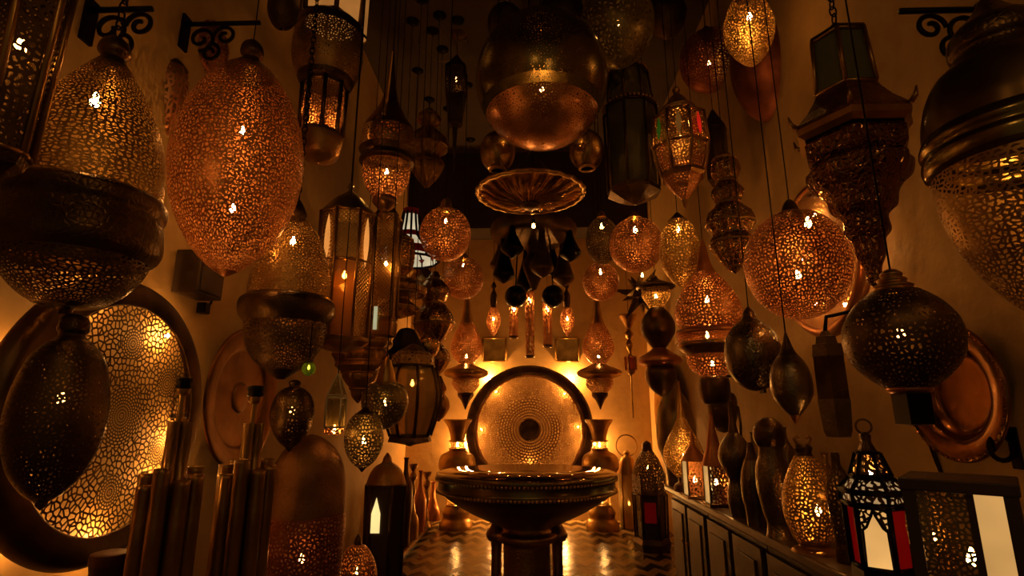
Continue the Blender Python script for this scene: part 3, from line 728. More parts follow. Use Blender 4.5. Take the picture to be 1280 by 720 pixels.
for cx, Y, top, rr, kind, lb in ((507, 4.15, 572, 9, 0, 'dark brass bottle with a long neck standing nearest the arch lantern'), (516, 4.42, 580, 8, 1, 'brass candlestick with turned rings, second along the floor trim from the arch lantern'),
        (525, 4.68, 588, 8, 0, 'narrow dark bottle, third along the floor trim from the arch lantern'), (533, 4.92, 590, 8, 1, 'thin brass candlestick, fourth along the floor trim from the arch lantern'), (541, 5.2, 602, 9, 0, 'squat reddish bottle at the far end of the floor trim, beside the vase lamp')):
    L = Lamp('candlestick' if kind else 'bottle', lb, 'candlestick' if kind else 'bottle', cx, top+30, Y, base=PLAT, group='bottles and candlesticks along the floor trim')
    if kind:
        L.turn('candle_cup', BR, [(top, rr*.7), (top+4, rr*.6), (top+9, rr*.25)], 24); L.turn('stem', BR, [(top+9, rr*.25), (top+16, rr*.6), (top+22, rr*.3), (top+34, rr*.5), (top+44, rr*.3), (top+60, rr*.6)], 24); L.turn('foot', BR, [(top+60, rr*.5), (top+70, rr*1.1), ('B', rr*1.2)], 24)
    else:
        m_ = metal('dark' if Y < 4.5 else 'copper', .3, ('engrave', 50, .3)); L.turn('neck', m_, [(top, rr*.5), (top+3, rr*.3), (top+18, rr*.35), (top+26, rr*.6)], 24); L.turn('body', m_, [(top+26, rr*.6), (top+36, rr), (top+60, rr*1.1), (top+90, rr*.9), ('B', rr)], 24)
L = Lamp('pierced_ball_lamp', 'low pierced copper ball lamp on the floor beside the copper dome', 'floor lamp', 446, 700, 2.25, base=PLAT)
L.turn('pierced_body', pierced('copper', 70, .16), [(680, 3), (684, 12), (700, 22), (720, 27), (745, 24), (765, 14)]); L.turn('foot', DK, [(764, 14), (790, 12), ('B', 20)]); L.turn('finial', DK, [(668, 1), (674, 4), (681, 5)]); L.bulb(715, .02)
# ================================================================== overhead, middle
L = Lamp('globe_lamp', 'biggest hanging globe, dark engraved brass with a pierced belly, top centre', 'pendant lamp', 677, 105, 2.2)
sh = egg(30, 180, 82, 1, 22, 2, 20)
L.turn('upper_shell', pierced('olive', 85, .36, .24, 1, .35, .95), [q for q in sh if q[0] < 143]); lo_ = [q for q in sh if q[0] > 136]
L.turn('pierced_belly', pierced('copper', 80, .26, .3), lo_)
L.turn('collar', GD, [(20, 4), (24, 20), (30, 24), (33, 26)]); L.bulb(112, .09); L.rod(20, r=.003)
for cx, cy, Y, s in ((622, 190, 2.5, 'nearer the smooth teardrop pendant'), (733, 188, 2.5, 'nearer the coloured glass lantern')):
    L = Lamp('small_globe', 'small open-bottomed brass globe below the biggest globe, ' + s, 'pendant lamp', cx, cy, Y, group='small globes under the biggest globe')
    L.turn('globe', metal('brass', .25, ('engrave', 60, .3)), egg(cy-24, cy+22, 22, 1, 5, 10)); L.turn('ring', GD, [(cy+21, 10), (cy+23, 11), (cy+24, 8)]); L.turn('cap', DK, [(cy-30, 2), (cy-26, 5), (cy-22, 6)]); L.rod(cy-30, r=.003)
L = Lamp('bowl_pendant', 'dark upturned bowl pendant at the top edge, above and beside the biggest globe', 'pendant lamp', 632, 30, 2.7)
L.turn('bowl', metal('dark', .5), [(8, 3), (12, 14), (24, 22), (42, 20), (50, 12), (52, 1)]); L.rod(8)
L = Lamp('bowl_pendant', 'wide dark bowl pendant directly behind the top of the biggest globe', 'pendant lamp', 702, 22, 2.9)
L.turn('bowl', metal('dark', .5), [(-4, 3), (2, 20), (14, 28), (30, 26), (42, 14), (45, 1)]); L.rod(-4)

L = Lamp('fluted_dish', 'shallow fluted brass dish lamp with radiating petals hanging below the biggest globe', 'pendant lamp', 663, 242, 2.75)
k = L.ax.k(L.z0); R = 66*k; pr = [(.012, -.075), (.06, -.07), (.10, -.055), (.15, -.05), (.2, -.035), (.245, -.01), (R-.012, .0)]
m = MB(); n = 120; vs = []; fs = []; uv = []
for r_, z in pr:
    for j in range(n):
        a = 2*PI*j/n + .9*max(0, r_-.05); amp = .016*min(1, r_/.08)*(1 if r_ < R-.02 else .3)
        vs.append((r_*cos(a), r_*sin(a), z + amp*abs(cos(10*2*PI*j/n)))); uv.append((j/n, r_))
for i in range(len(pr)-1):
    for j in range(n): fs.append((i*n+j, (i+1)*n+j, (i+1)*n+(j+1) % n, i*n+(j+1) % n))
m.add(vs, fs, uv).build('petal_bowl', metal('gold', .2, ('hammer', 30, .15), 1.0), L.root)
m = MB(); pts = [((R+.004*cos(24*t))*cos(t), (R+.004*cos(24*t))*sin(t), .002) for t in [2*PI*i/144 for i in range(145)]]
m.tube(pts, .012, 8).build('rim', metal('gold', .25), L.root)
MB().lathe(smooth_prof([(0, -.092), (.03, -.088), (.055, -.072), (.03, -.06)], 4), 32).build('centre_boss', metal('dark', .3), L.root)
MB().tube([(0, 0, -.06), (0, 0, .12)], .008).build('stem', DK, L.root); 
for j in range(3):
    a = 2*PI*j/3+.4; MB().tube([(R*cos(a), R*sin(a), 0), (.01*cos(a), .01*sin(a), .25)], .003, 6).build('suspension_wire', DK, L.root)
z = .24; MB().tube([(0, 0, z), (0, 0, CEIL-.001-L.z0)], .004).build('rod', DK, L.root)

L = Lamp('egg_lamp', 'net-pierced brass egg lamp cut by the top edge, beside the biggest globe', 'pendant lamp', 772, 38, 2.3)
L.turn('pierced_body', pierced('olive', 38, .20), [(-28, 10), (-10, 32), (15, 44), (40, 45), (60, 36), (76, 18), (83, 2)]); L.turn('cap', DK, [(-42, 3), (-34, 8), (-27, 11)]); L.bulb(30, .022); L.rod(-42)
L = Lamp('egg_lamp', 'small brightly lit pierced egg at the top, in front of the dull dark globe', 'pendant lamp', 937, 46, 2.0)
L.turn('cap', DK, [(-18, 3), (-10, 9), (-4, 13)]); L.turn('pierced_body', pierced('gold', 85, .11), [(-5, 13), (10, 24), (30, 32), (48, 31), (64, 23), (76, 12), (83, 1)]); L.bulb(26, .13, .010, off=(0, -.02)); L.rod(-18)
L = Lamp('dull_globe', 'big dull dark globe with no light behind the small bright egg', 'pendant lamp', 960, 82, 2.45)
L.turn('globe', metal('red', .5, ('engrave', 60, .2), .8), egg(14, 150, 49, 1, 8, 2)); L.turn('cap', DK, [(4, 3), (10, 8), (16, 11)]); L.rod(4)
L = Lamp('dull_globe', 'reddish shadowy globe above the coloured glass lantern', 'pendant lamp', 886, 76, 3.0)
L.turn('globe', pierced('red', 60, .25), egg(42, 112, 38, 1, 8, 2)); L.turn('cap', DK, [(34, 3), (38, 7), (44, 10)]); L.bulb(80, .03); L.rod(34)

L = Lamp('stained_lantern', 'octagonal lantern with red, green and amber glass almonds and a tapered tail', 'lantern', 851, 190, 2.35)
L.turn('crown', metal('brass', .3, ('engrave', 60, .5)), [(108, 1), (112, 5), (118, 4), (124, 10), (133, 16), (137, 22), (143, 20), (149, 32)], 40)
ub = [(149, 33), (186, 36)]; lb_ = [(187, 36), (218, 27)]
L.panels([pierced('brass', 75, .13)], ub, 8, 'pierced_panel'); L.panels([pierced('copper', 75, .16)], lb_, 8, 'lower_panel')
L.frame(BR, [(149, 33), (187, 37), (218, 27)], 8, .007)
L.turn('waist', BR, [(217, 28), (221, 30), (224, 27)], 8); L.turn('tail', pierced('copper', 75, .25), [(223, 26), (235, 17), (246, 7), (251, 3)], 8); L.turn('finial', BR, [(250, 4), (255, 3), (260, .5)])
k = L.ax.k(L.z0); z0, z1 = L.ax.z(183)-L.z0, L.ax.z(154)-L.z0; ph = PI/2
for j in range(8):
    a = ph + 2*PI*(j+.5)/8 + PI/8; rr = 36*k*.965; col = [(.95, .02, .01), (.8, .3, .05), (.1, .35, .02), (.8, .3, .05)][j % 4]
    vs = []; fs = []
    for q in range(11):
        t = q/10; h = .013*sin(PI*t)**.8; z = z0+(z1-z0)*t; ro = rr*(1-.05*t)+.004
        for s in (-1, 1): vs.append((ro*cos(a) - sin(a)*h*s, ro*sin(a) + cos(a)*h*s, z))
        if q: fs.append((2*q-2, 2*q-1, 2*q+1, 2*q))
    o = MB().add(vs, fs).build('glass_almond', lit(col, .45 if j % 4 == 0 else .12), L.root, False); o['label'] = ['red', 'amber', 'green', 'amber'][j % 4] + ' glass almond'
L.bulb(160, .09, off=(.0, -.03)); L.rod(108); L.root.rotation_euler.z = math.radians(-17)

L = Lamp('beaded_lantern', 'tall unlit dark octagonal lantern with two beaded crowns beside the coloured glass lantern', 'lantern', 788, 160, 2.6)
L.turn('upper_crown', DK, [(74, 2), (80, 12), (88, 22), (94, 24)]); b1 = [(95, 24), (132, 29)]; b2 = [(138, 33), (238, 32)]
L.panels([glass((.35, .28, .12), .08, .3)], b1, 8, 'upper_pane'); L.panels([glass((.3, .25, .12), .06, .3)], b2, 8, 'glass_panel')
L.frame(DK, b1, 8, .006, part='upper_frame'); L.frame(DK, b2, 8, .007)
for y, r_ in ((92, 25), (136, 34)):
    (q, z), = L.rz([(y, r_)]); mb = MB()
    for j in range(40): mb.ball((q*cos(2*PI*j/40), q*sin(2*PI*j/40), z), .008, 6)
    mb.build('bead_ring', GD, L.root)
L.turn('base', DK, [(238, 33), (243, 34), (252, 14), (256, 1)], 8); L.rod(74)

def globe(cx, cy, Y, y0, y1, r_, by, I, mat, lb, kb=.0):
    L = Lamp('globe_pendant', lb, 'pendant lamp', cx, cy, Y)
    L.turn('neck', GD, [(y0-9, 1.5), (y0-6, 4), (y0-1, r_*.28)]); L.turn('pierced_body', mat, egg(y0, y1, r_, 1, r_*.26, 2)); L.bulb(by, I, .012); L.rod(y0-9, r=.003)
globe(795, 306, 3.05, 274, 340, 34, 288, .11, pierced('copper', 62, .12), 'glowing copper globe between the dim net globe and the honeycomb egg')
globe(753, 302, 3.45, 273, 330, 21, 284, .06, pierced('dark', 65, .18), 'dim dark net globe tucked behind the glowing copper globe')
globe(751, 352, 3.85, 329, 376, 23, 341, .07, pierced('copper', 60, .13), 'speckled copper globe hanging alone above the disc pendant')
L = Lamp('egg_pendant', 'yellow honeycomb-pierced egg pendant beside the glowing copper globe', 'pendant lamp', 850, 318, 2.75)
L.turn('cap', DK, [(266, 2), (271, 7), (276, 12)]); L.turn('pierced_body', pierced('gold', 62, .15, .4), [(275, 12), (290, 21), (312, 26), (332, 24), (348, 15), (359, 3)]); L.bulb(288, .10); L.rod(266)

# star lantern
L = Lamp('star_lantern', 'dark many-pointed star lantern hanging before the back wall', 'lantern', 801, 368, 4.3)
import bmesh
bm = bmesh.new(); bmesh.ops.create_icosphere(bm, subdivisions=1, radius=.075)
tips = []
for f in list(bm.faces):
    c = f.calc_center_median().normalized()
    ln = .17 if (len(tips) % 3) else .24
    tips.append(bm.verts.new(c*ln)); vs = list(f.verts); bm.faces.remove(f)
    for i in range(3): bm.faces.new((vs[i], vs[(i+1) % 3], tips[-1]))
bm.verts.index_update()
MB().add([v.co.copy() for v in bm.verts], [[v.index for v in f.verts] for f in bm.faces]).build('star_body', pierced('dark', 60, .25), L.root, False); bm.free()
L.bulb(350, .05, off=(-.01, -.14)); L.rod(362)

L = Lamp('stacked_pendant', 'stacked copper pendant: lit cup on top, round pot, rimmed plate and bell', 'pendant lamp', 823, 420, 3.2)
L.turn('roof', DK, [(345, 2), (350, 6), (356, 20), (359, 25), (362, 22)]); L.turn('lit_cup', pierced('gold', 70, .1), [(361, 17), (370, 18), (380, 12), (386, 9)])
L.turn('pot', metal('dark', .35), [(385, 9), (392, 15), (403, 21), (416, 21), (428, 14), (436, 8)]); L.turn('plate', metal('copper', .3), [(435, 8), (441, 16), (447, 26), (452, 28), (456, 24), (459, 14)])
L.turn('bell', metal('dark', .35), [(458, 16), (466, 20), (478, 18), (488, 12), (494, 4), (496, 1)]); L.bulb(371, .10); L.rod(345)

L = Lamp('onion_lamp', 'tall-necked copper onion lamp with a ring of small bulbs and a rosy bowl beneath', 'pendant lamp', 886, 400, 2.62)
L.turn('neck', CU, [(300, 2), (312, 5), (328, 8), (342, 14)]); L.turn('pierced_body', pierced('copper', 62, .16, .4), [(341, 14), (355, 26), (372, 37), (390, 43), (404, 41), (411, 36)])
L.turn('upper_rim', CU, [(410, 36), (413, 42), (417, 44), (419, 43)]); L.turn('pierced_ring', pierced('copper', 90, .12), [(418, 43), (430, 43)], sub=0); L.turn('lower_rim', metal('brass', .25), [(429, 44), (434, 44), (441, 37), (444, 33)])
L.turn('pierced_bowl', pierced('copper', 62, .14), [(443, 33), (453, 32), (462, 27), (468, 19), (471, 12)]); L.turn('pot', metal('dark', .35), [(470, 12), (473, 18), (482, 20), (497, 19), (505, 14), (507, 1)])
L.bulb(376, .10, .010); L.bulb(424, .05, .009, off=(-.05, -.11)); L.bulb(424, .05, .009, off=(.075, -.10)); L.bulb(455, .05, .009); L.rod(300)

# ornate tiers next to the copper globe
tiers('tiered_pendant', 'glittering fluted tiered pendant between the onion lamp and the copper globe', 912, 270, 2.15,
      [(190, 3), (200, 14), (215, 18), (228, 12), (240, 20), (255, 15), (266, 26), (280, 30), (292, 22), (304, 28), (318, 22), (334, 10), (342, 1)], metal('brass', .22, ('engrave', 60, .8), 1.0), (12, .08))

L = Lamp('globe_lamp', 'large fine-pierced copper globe in front of the lit tray on the side wall', 'pendant lamp', 996, 332, 1.72)
L.turn('neck', DK, [(250, 3), (255, 8), (264, 12), (268, 15)]); L.turn('pierced_body', pierced('copper', 88, .13, .42, 1, .4), egg(266, 399, 69, 1, 14, 2, 20)); L.bulb(293, .06, .010, off=(0, -.10)); L.bulb(345, .10); L.rod(250)
pc = at_x(1020, 322, WALL-.07)
r = facing('pierced_tray', 'lit pierced copper tray on the side wall behind the large copper globe', 'wall tray', pc, RW)
MB().lathe([(0, 0), (.28, 0)], 96).build('pierced_face', rosette_plate('copper', 66, .2, .07, .012, 20, 5.0, .01, .275), r)
MB().lathe(smooth_prof([(.275, 0), (.28, .008), (.30, .004), (.315, -.02), (.31, -.03)], 4), 96).build('rim', CU, r)
for a in range(6): wall_bulb(r, (.21*cos(a*1.047+.3), .21*sin(a*1.047+.3), -.05), .06, .007)
MB().tube([(.26, 0, -.002), (.26, 0, -.0705)], .008).build('wall_mount', IR, r)

# pagoda lantern
L = Lamp('pagoda_lantern', 'large dark hexagonal pagoda lantern with flared carved roof and tapering foot', 'lantern', 1064, 160, 1.38)
L.turn('top_roof', DK, [(30, 4), (40, 14), (48, 38), (52, 40)], 6); b = [(52, 36), (118, 42)]
L.panels([glass((.3, .32, .16), .08, .3)], b, 6); L.frame(BR, b, 6, .006)
cv = metal('bronze', .2, ('engrave', 70, .9), 1.0); L.turn('flared_roof', metal('bronze', .3, ('engrave', 70, .5)), [(118, 42), (128, 48), (142, 60), (158, 78), (164, 80)], 6); L.turn('eave', BR, [(163, 81), (170, 80), (175, 70)], 6)
L.turn('carved_tier', cv, [(174, 64), (182, 72), (200, 71), (206, 62)], 6); L.turn('second_carved_tier', cv, [(205, 60), (212, 66), (228, 62), (236, 52)], 48, (12, .05))
L.turn('tapering_foot', metal('bronze', .2, ('engrave', 70, .9), 1.0), [(235, 52), (246, 44), (262, 40), (272, 28), (290, 29), (302, 20), (320, 18), (335, 11), (352, 9), (360, 1)], 48, (12, .05)); L.rod(30, links=True)
for j in range(6):
    a = 2*PI*j/6 + PI/2 + PI/6; q, z = L.rz([(160, 82)])[0]
    MB().tube([(q*cos(a)*.97, q*sin(a)*.97, z), (q*cos(a)*1.06, q*sin(a)*1.06, z+.012), (q*cos(a)*1.09, q*sin(a)*1.09, z+.035)], [.008, .006, .002], 6).build('eave_horn', BR, L.root)

L = Lamp('bell_lamp', 'huge domed lamp with a smooth brass hood over a glowing pierced bowl', 'pendant lamp', 1288, 240, .92)
L.turn('neck', DK, [(0, 10), (20, 30), (40, 60), (58, 66), (66, 60), (82, 70)]); L.turn('hood', metal('dark', .3), [(80, 70), (88, 92), (110, 112), (140, 126), (162, 130)]); L.turn('band', metal('olive', .2, None, 1.0), [(160, 131), (172, 138), (180, 134), (190, 139), (202, 137), (208, 128)])
L.turn('pierced_bowl', pierced('brass', 82, .10, .42, 1.4), [(206, 128), (240, 129), (285, 119), (330, 96), (370, 62), (395, 28), (404, 8)]); L.turn('tip', DK, [(403, 9), (410, 6), (416, .5)])
L.bulb(222, .06, .011, off=(-.03, -.09)); L.rod(0, links=True)

L = Lamp('onion_lamp', 'dark drilled onion lamp with a ribbed neck hanging over the hexagonal lantern', 'pendant lamp', 1126, 420, 1.12)
L.turn('neck', metal('brass', .3), [(338, 8), (343, 15), (347, 14), (350, 20), (354, 19), (358, 27), (362, 26), (366, 34)]); L.turn('pierced_body', pierced('dark', 95, .30, .4, 1, .35, .9), [(365, 34), (380, 56), (402, 74), (425, 79), (450, 73), (472, 52), (486, 30)]); L.turn('collar', CU, [(485, 31), (489, 30), (492, 24)])
L.turn('drop_block', metal('iron', .5), [(491, 26), (530, 26), (532, 1)], 4); L.bulb(420, .010); L.rod(338)

pc = at_x(1198, 490, WALL-.03)
r = facing('hammered_dish', 'shiny round hammered copper dish hanging on the side wall', 'wall tray', pc, RW)
MB().lathe(smooth_prof([(0, -.02), (.085, -.018), (.115, -.005), (.128, .02), (.155, .028), (.18, .028), (.185, .02)], 6), 96).build('dish', metal('bronze', .2, ('hammer', 30, .06), 1.0), r)
mb = MB()
for j in range(48): mb.ball((.178*cos(2*PI*j/48), .178*sin(2*PI*j/48), .028), .005, 6)
mb.build('studs', metal('copper', .2), r)
r['label'] = 'shiny round hammered copper dish hanging on the side wall'
r = facing('brass_tray', 'polished plain brass tray far along the side wall behind the netted bottle lamp', 'wall tray', at_x(838, 516, WALL-.04), RW)
MB().lathe(smooth_prof([(0, 0), (.28, 0), (.33, .012), (.38, .03), (.41, .035), (.415, .025)], 5), 64).build('tray_face', metal('gold', .22, ('hammer', 10, .1), 1.0), r); MB().tube([(0, 0, -.002), (0, 0, -.0405)], .02).build('wall_mount', IR, r)

L = Lamp('dark_globe', 'unlit engraved steel globe with a bright edge, below the large copper globe', 'pendant lamp', 941, 442, 1.9)
L.turn('neck', DK, [(384, 2), (390, 7), (397, 9), (404, 15)]); L.turn('globe', metal('steel', .25, ('engrave', 60, .35), 1.0), egg(402, 489, 37, 1, 14, 2)); L.rod(384)
L = Lamp('drop_pendant', 'unlit dark pear-shaped pendant just below the large copper globe', 'pendant lamp', 989, 480, 1.58)
L.turn('neck', DK, [(416, 1.5), (424, 4), (436, 8), (446, 14)]); L.turn('body', metal('steel', .3, ('engrave', 60, .2)), [(445, 14), (456, 22), (474, 27), (494, 26), (510, 16), (520, 6)]); L.turn('tip', CU, [(519, 7), (524, 5), (530, .5)]); L.rod(416)

# hanging strip on the back wall corner
L = Lamp('chain_pendant', 'thin hanging brass ornament with a cup and a tiny lantern in the back corner', 'pendant lamp', 787, 430, 4.9)
L.turn('cup', BR, [(394, 12), (396, 12), (404, 7), (412, 3), (418, 6), (424, 2)], 24); L.turn('stem', BR, [(424, 2), (432, 5), (440, 2), (445, 3)], 20); b = [(446, 7), (463, 7)]
L.panels([glass((.8, .3, .12), .1, .5)], b, 6); L.frame(BR, b, 6, .006); L.turn('tail', BR, [(463, 8), (468, 4), (472, 1), (518, 1), (521, .3)], 12); L.rod(394)

# ================================================================== on the floor by the back corner
L = Lamp('jar_lantern', 'glass jar lantern with a ring handle on the floor beside the vase lamp', 'lantern', 786, 620, 5.2, base=0.0)
b = [(590, 13), ('B', 13)]; L.turn('glass_jar', glass((.8, .6, .25), .06, .45), [(591, 12), (600, 13), (640, 13), ('B', 12)], 40, sub=2); L.turn('cap', BR, [(568, 3), (573, 8), (584, 11), (592, 14)]); L.frame(BR, b, 4, .008, rings=[0, 1])
MB().torus((0, 0, L.ax.z(557)-L.z0), .095, .006, 'y', 28).build('ring_handle', BR, L.root); L.turn('knob', BR, [(563, 2), (566, 4), (570, 3)]); L.bulb(630, .015)
L = Lamp('dome_lantern', 'dark floor lantern with a pierced onion dome and a red glass pane', 'lantern', 812, 620, 4.35, base=0.0)
L.turn('dome', pierced('dark', 48, .2), [(562, 6), (574, 14), (590, 20), (594, 21)]); L.turn('cap', DK, [(551, 1), (554, 5), (560, 6), (563, 7)])
L.turn('fretwork_band', pierced('dark', 45, .16), [(594, 21), (616, 21)], 6); b = [(617, 21), (672, 20)]; lb6 = [None]*6
L.panels([glass((.1, .06, .03), .1, .2)], b, 6); L.frame(DK, b, 6, .008); L.root.rotation_euler.z = math.radians(-12)
(q, za), (q2, zb_) = L.rz([(651, 20), (626, 20)]); o = MB().box((-q*.36, -q*.868-.004, za), (q*.36, -q*.868+.002, zb_)).build('red_pane', lit((1, .006, .004), .05), L.root, False); o['label'] = 'red glass pane'; L.turn('foot', DK, [(672, 22), (678, 24), ('B', 22)], 6)
L.bulb(586, .04); L.bulb(640, .05)

# ================================================================== on the counter
grp = 'small lamps in a row on the counter'
def onctr(name, lb, cat, cx, cy, Y): return Lamp(name, lb, cat, cx, cy, Y, base=CTR, group=grp)
L = onctr('bottle_lamp', 'pale glowing netted bottle lamp with a thin straight neck on the counter', 'table lamp', 854, 560, 3.25)
L.turn('neck', metal('gold', .3), [(476, 1.2), (500, 2.4), (522, 5)]); L.turn('pierced_body', pierced('gold', 72, .10), [(521, 5), (536, 12), (552, 21), (568, 26), (582, 23), (592, 15), (597, 10)]); L.turn('foot', DK, [(596, 10), (602, 9), (606, 14), ('B', 16)]); L.bulb(572, .10)
L = onctr('bottle_vase', 'tall plain dull bottle vase behind the netted bottle lamp', 'vase', 845, 540, 3.48)
L.turn('neck', metal('olive', .3), [(474, 7), (478, 6), (486, 8), (496, 14)]); L.turn('body', metal('olive', .3), [(495, 14), (512, 21), (535, 25), (560, 24), (585, 17), ('B', 15)])
for cx, Y, y0, lb in ((868, 2.98, 538, 'cone-roofed lantern with a lit white side pane beside the netted bottle lamp'), (894, 2.72, 514, 'taller cone-roofed lantern with a lit white side pane, next to the dark double-necked vessel')):
    L = onctr('cone_lantern', lb, 'lantern', cx, 590, Y); yb = 576 if cx < 880 else 582
    L.turn('roof', metal('copper', .35), [(y0, 1), (y0+18, 4), (y0+(yb-y0)*.7, 10), (yb, 17)], 32)
    zt_ = L.ax.z(yb); k = L.ax.k(zt_); hw = 12*k; h = zt_-CTR-.015
    MB().box((-hw-.01, -hw-.01, 0), (hw+.01, hw+.01, .016), .003).build('base', DK, L.root, False); e = .004
    MB().add([(-hw, -hw, .016), (hw, -hw, .016), (hw, -hw, h+.015), (-hw, -hw, h+.015)], [(0, 1, 2, 3)], [(0, 0), (.1, 0), (.1, .15), (0, .15)]).build('front_panel', pierced('copper', 62, .11), L.root, False)
    o = MB().add([(-hw, hw, .016), (-hw, -hw, .016), (-hw, -hw, h+.015), (-hw, hw, h+.015)], [(0, 1, 2, 3)]).build('aisle_pane', lit((1, .55, .16), .5), L.root, False); o['label'] = 'amber lit pane'
    o = MB().add([(hw, -hw, .016), (hw, hw, .016), (hw, hw, h+.015), (hw, -hw, h+.015)], [(0, 1, 2, 3)]).build('wall_pane', pierced('copper', 62, .11), L.root, False)
    o = MB().add([(hw+.004, -hw-.006, .018), (hw+.022, -hw-.004, .018), (hw+.022, -hw-.004, h), (hw+.004, -hw-.006, h)], [(0, 1, 2, 3)]).build('door_pane', lit((1, .68, .22), 1.1), L.root, False); o['label'] = 'white lit pane standing ajar'
    mb = MB()
    for sx in (-1, 1):
        for sy in (-1, 1): mb.tube([(sx*hw, sy*hw, .01), (sx*hw, sy*hw, h+.016)], .005, 6)
    mb.build('frame', BR, L.root); L.bulb((yb+625)/2, .07, .009)
L = onctr('gourd_vessel', 'dark double-necked gourd vessel beside the taller cone-roofed lantern', 'vessel', 920, 580, 2.45)
L.turn('neck', DK, [(500, 2), (505, 3.5), (525, 4), (542, 7)]); L.turn('body', metal('steel', .3, ('engrave', 60, .4)), [(541, 7), (552, 16), (566, 22), (578, 21), (592, 14), (602, 11), (614, 14), (626, 15), ('B', 12)]); MB().tube([(.03, 0, L.ax.z(508)-CTR), (.035, 0, L.ax.z(530)-CTR), (.03, 0, L.ax.z(552)-CTR)], .006, 8).build('side_spout', DK, L.root)
L = onctr('slim_bottle', 'slim dark bottle with a narrow shoulder, next after the gourd vessel', 'bottle', 942, 600, 2.25)
L.turn('neck', DK, [(553, 3.5), (556, 4), (566, 6), (576, 10)]); L.turn('body', metal('steel', .3, ('engrave', 50, .3)), [(575, 10), (595, 16), (620, 17), (640, 14), ('B', 13)])
L = onctr('domed_vessel', 'tall dark lidded vessel with a round dome lid, in front of the slim bottle', 'vessel', 966, 590, 2.05)
L.turn('lid', metal('dark', .3, ('engrave', 50, .3)), [(521, 2), (524, 10), (534, 19), (548, 21), (558, 17)]); L.turn('body', metal('steel', .28, ('engrave', 60, .4)), [(557, 16), (570, 17), (585, 22), (610, 23), (640, 18), (656, 14), ('B', 17)])
L = onctr('pierced_vase_lamp', 'pear-shaped pierced vase lamp glowing yellow with a scrolled top', 'table lamp', 1011, 620, 1.85)
L.turn('collar', DK, [(556, 9), (560, 12), (566, 10), (570, 13)]); L.turn('pierced_body', pierced('gold', 82, .16), [(569, 13), (585, 22), (605, 31), (630, 36), (652, 34), (670, 27), (678, 22)]); L.turn('foot', metal('brass', .3), [(677, 22), (682, 20), (686, 28), ('B', 31)])
mb = MB(); zc = L.ax.z(553)-CTR
for sx in (-1, 1): mb.tube([(sx*.004, 0, zc-.012), (sx*.02, 0, zc-.004), (sx*.028, 0, zc+.012), (sx*.018, 0, zc+.02), (sx*.012, 0, zc+.01)], .0045, 6)
mb.build('scroll_finial', BR, L.root); L.bulb(638, .045, .009, off=(.01, -.03))
L = onctr('slim_bottle', 'narrow dark pierced bottle squeezed between the yellow vase lamp and the hexagonal lantern', 'bottle', 1049, 610, 1.72)
L.turn('neck', DK, [(566, 5), (570, 6), (580, 6), (588, 10)]); L.turn('body', pierced('dark', 75, .22), [(587, 10), (610, 17), (645, 17), (680, 13)]); L.turn('foot', DK, [(679, 13), (690, 15), ('B', 16)]); L.bulb(620, .008, .008)

# the hexagonal lantern with red sides
L = onctr('hexagonal_lantern', 'hexagonal lantern with tiered pierced roof, red side panes and a cream lit arch', 'lantern', 1096, 650, 1.5)
n = 6; fr = metal('iron', .5)
L.turn('chimney', DK, [(540, 3), (544, 8), (552, 7), (562, 12), (566, 16)], 6); MB().torus((0, 0, L.ax.z(533)-CTR), .018, .003, 'y', 20).build('hanging_ring', DK, L.root)
for nm, pts in (('upper_roof', [(566, 15), (594, 26)]), ('lower_roof', [(597, 28), (612, 44)]), ('fretwork_band', [(615, 43), (628, 43)])):
    L.turn(nm, pierced('dark', 62, .15), pts, 6, sub=0); L.frame(fr, pts, 6, .005, part=nm+'_frame')
b = [(631, 39), (708, 39)]
red = lit((1, .006, .004), .09); cream = lit((1, .52, .15), .85)
ps = L.panels([red, red, cream, red, red, cream], b, 6, 'glass_pane', .93, ['red pane', 'red pane', 'cream lit pane', 'red pane', 'red pane', 'cream lit pane'])
L.frame(fr, b, 6, .007); L.turn('foot', fr, [(708, 42), ('B', 45)], 6, sub=0)
zb = L.rz([(708, 39)])[0]; ztp = L.rz([(631, 39)])[0]; ap = zb[0]*cos(PI/6); hwid = zb[0]*.5*.96; za, zc_ = zb[1], ztp[1]
for rot in (0, PI):
    vs = []; fs = []; N = 28; uvs = []
    for i in range(N+1):
        x = -1 + 2*i/N; ax_ = abs(x)
        if ax_ > .86: hgt = 0.0
        else:
            q = 1-ax_/.86; hgt = .62 + .10*(1-(1-q)**2) + (.20*max(0, q-.35)/.65) + .06*max(0, q-.85)/.15
        for zz in (za + (zc_-za)*hgt, zc_):
            p = Matrix.Rotation(rot, 3, 'Z') @ Vector((x*hwid, -ap*1.005, zz)); vs.append(p); uvs.append((x*hwid, zz))
        if i: fs.append((2*i-2, 2*i, 2*i+1, 2*i-1))
    MB().add(vs, fs, uvs).build('arch_screen', pierced('dark', 75, .13), L.root, False)
    mb = MB(); pts = [vs[2*i] + (Vector(vs[2*i])*Vector((1, 1, 0))).normalized()*.003 if False else vs[2*i] for i in range(N+1)]
    mb.tube(pts, .0035, 6).build('arch_edge', fr, L.root)
L.bulb(596, .10, .008)
L.turn('roof_lining', lit((1, .6, .25), .4), [(597, 25), (612, 40.5), (628, 40.5)], 6)
L.bulb(622, .05, .008)
L.root.rotation_euler.z = math.radians(-37)

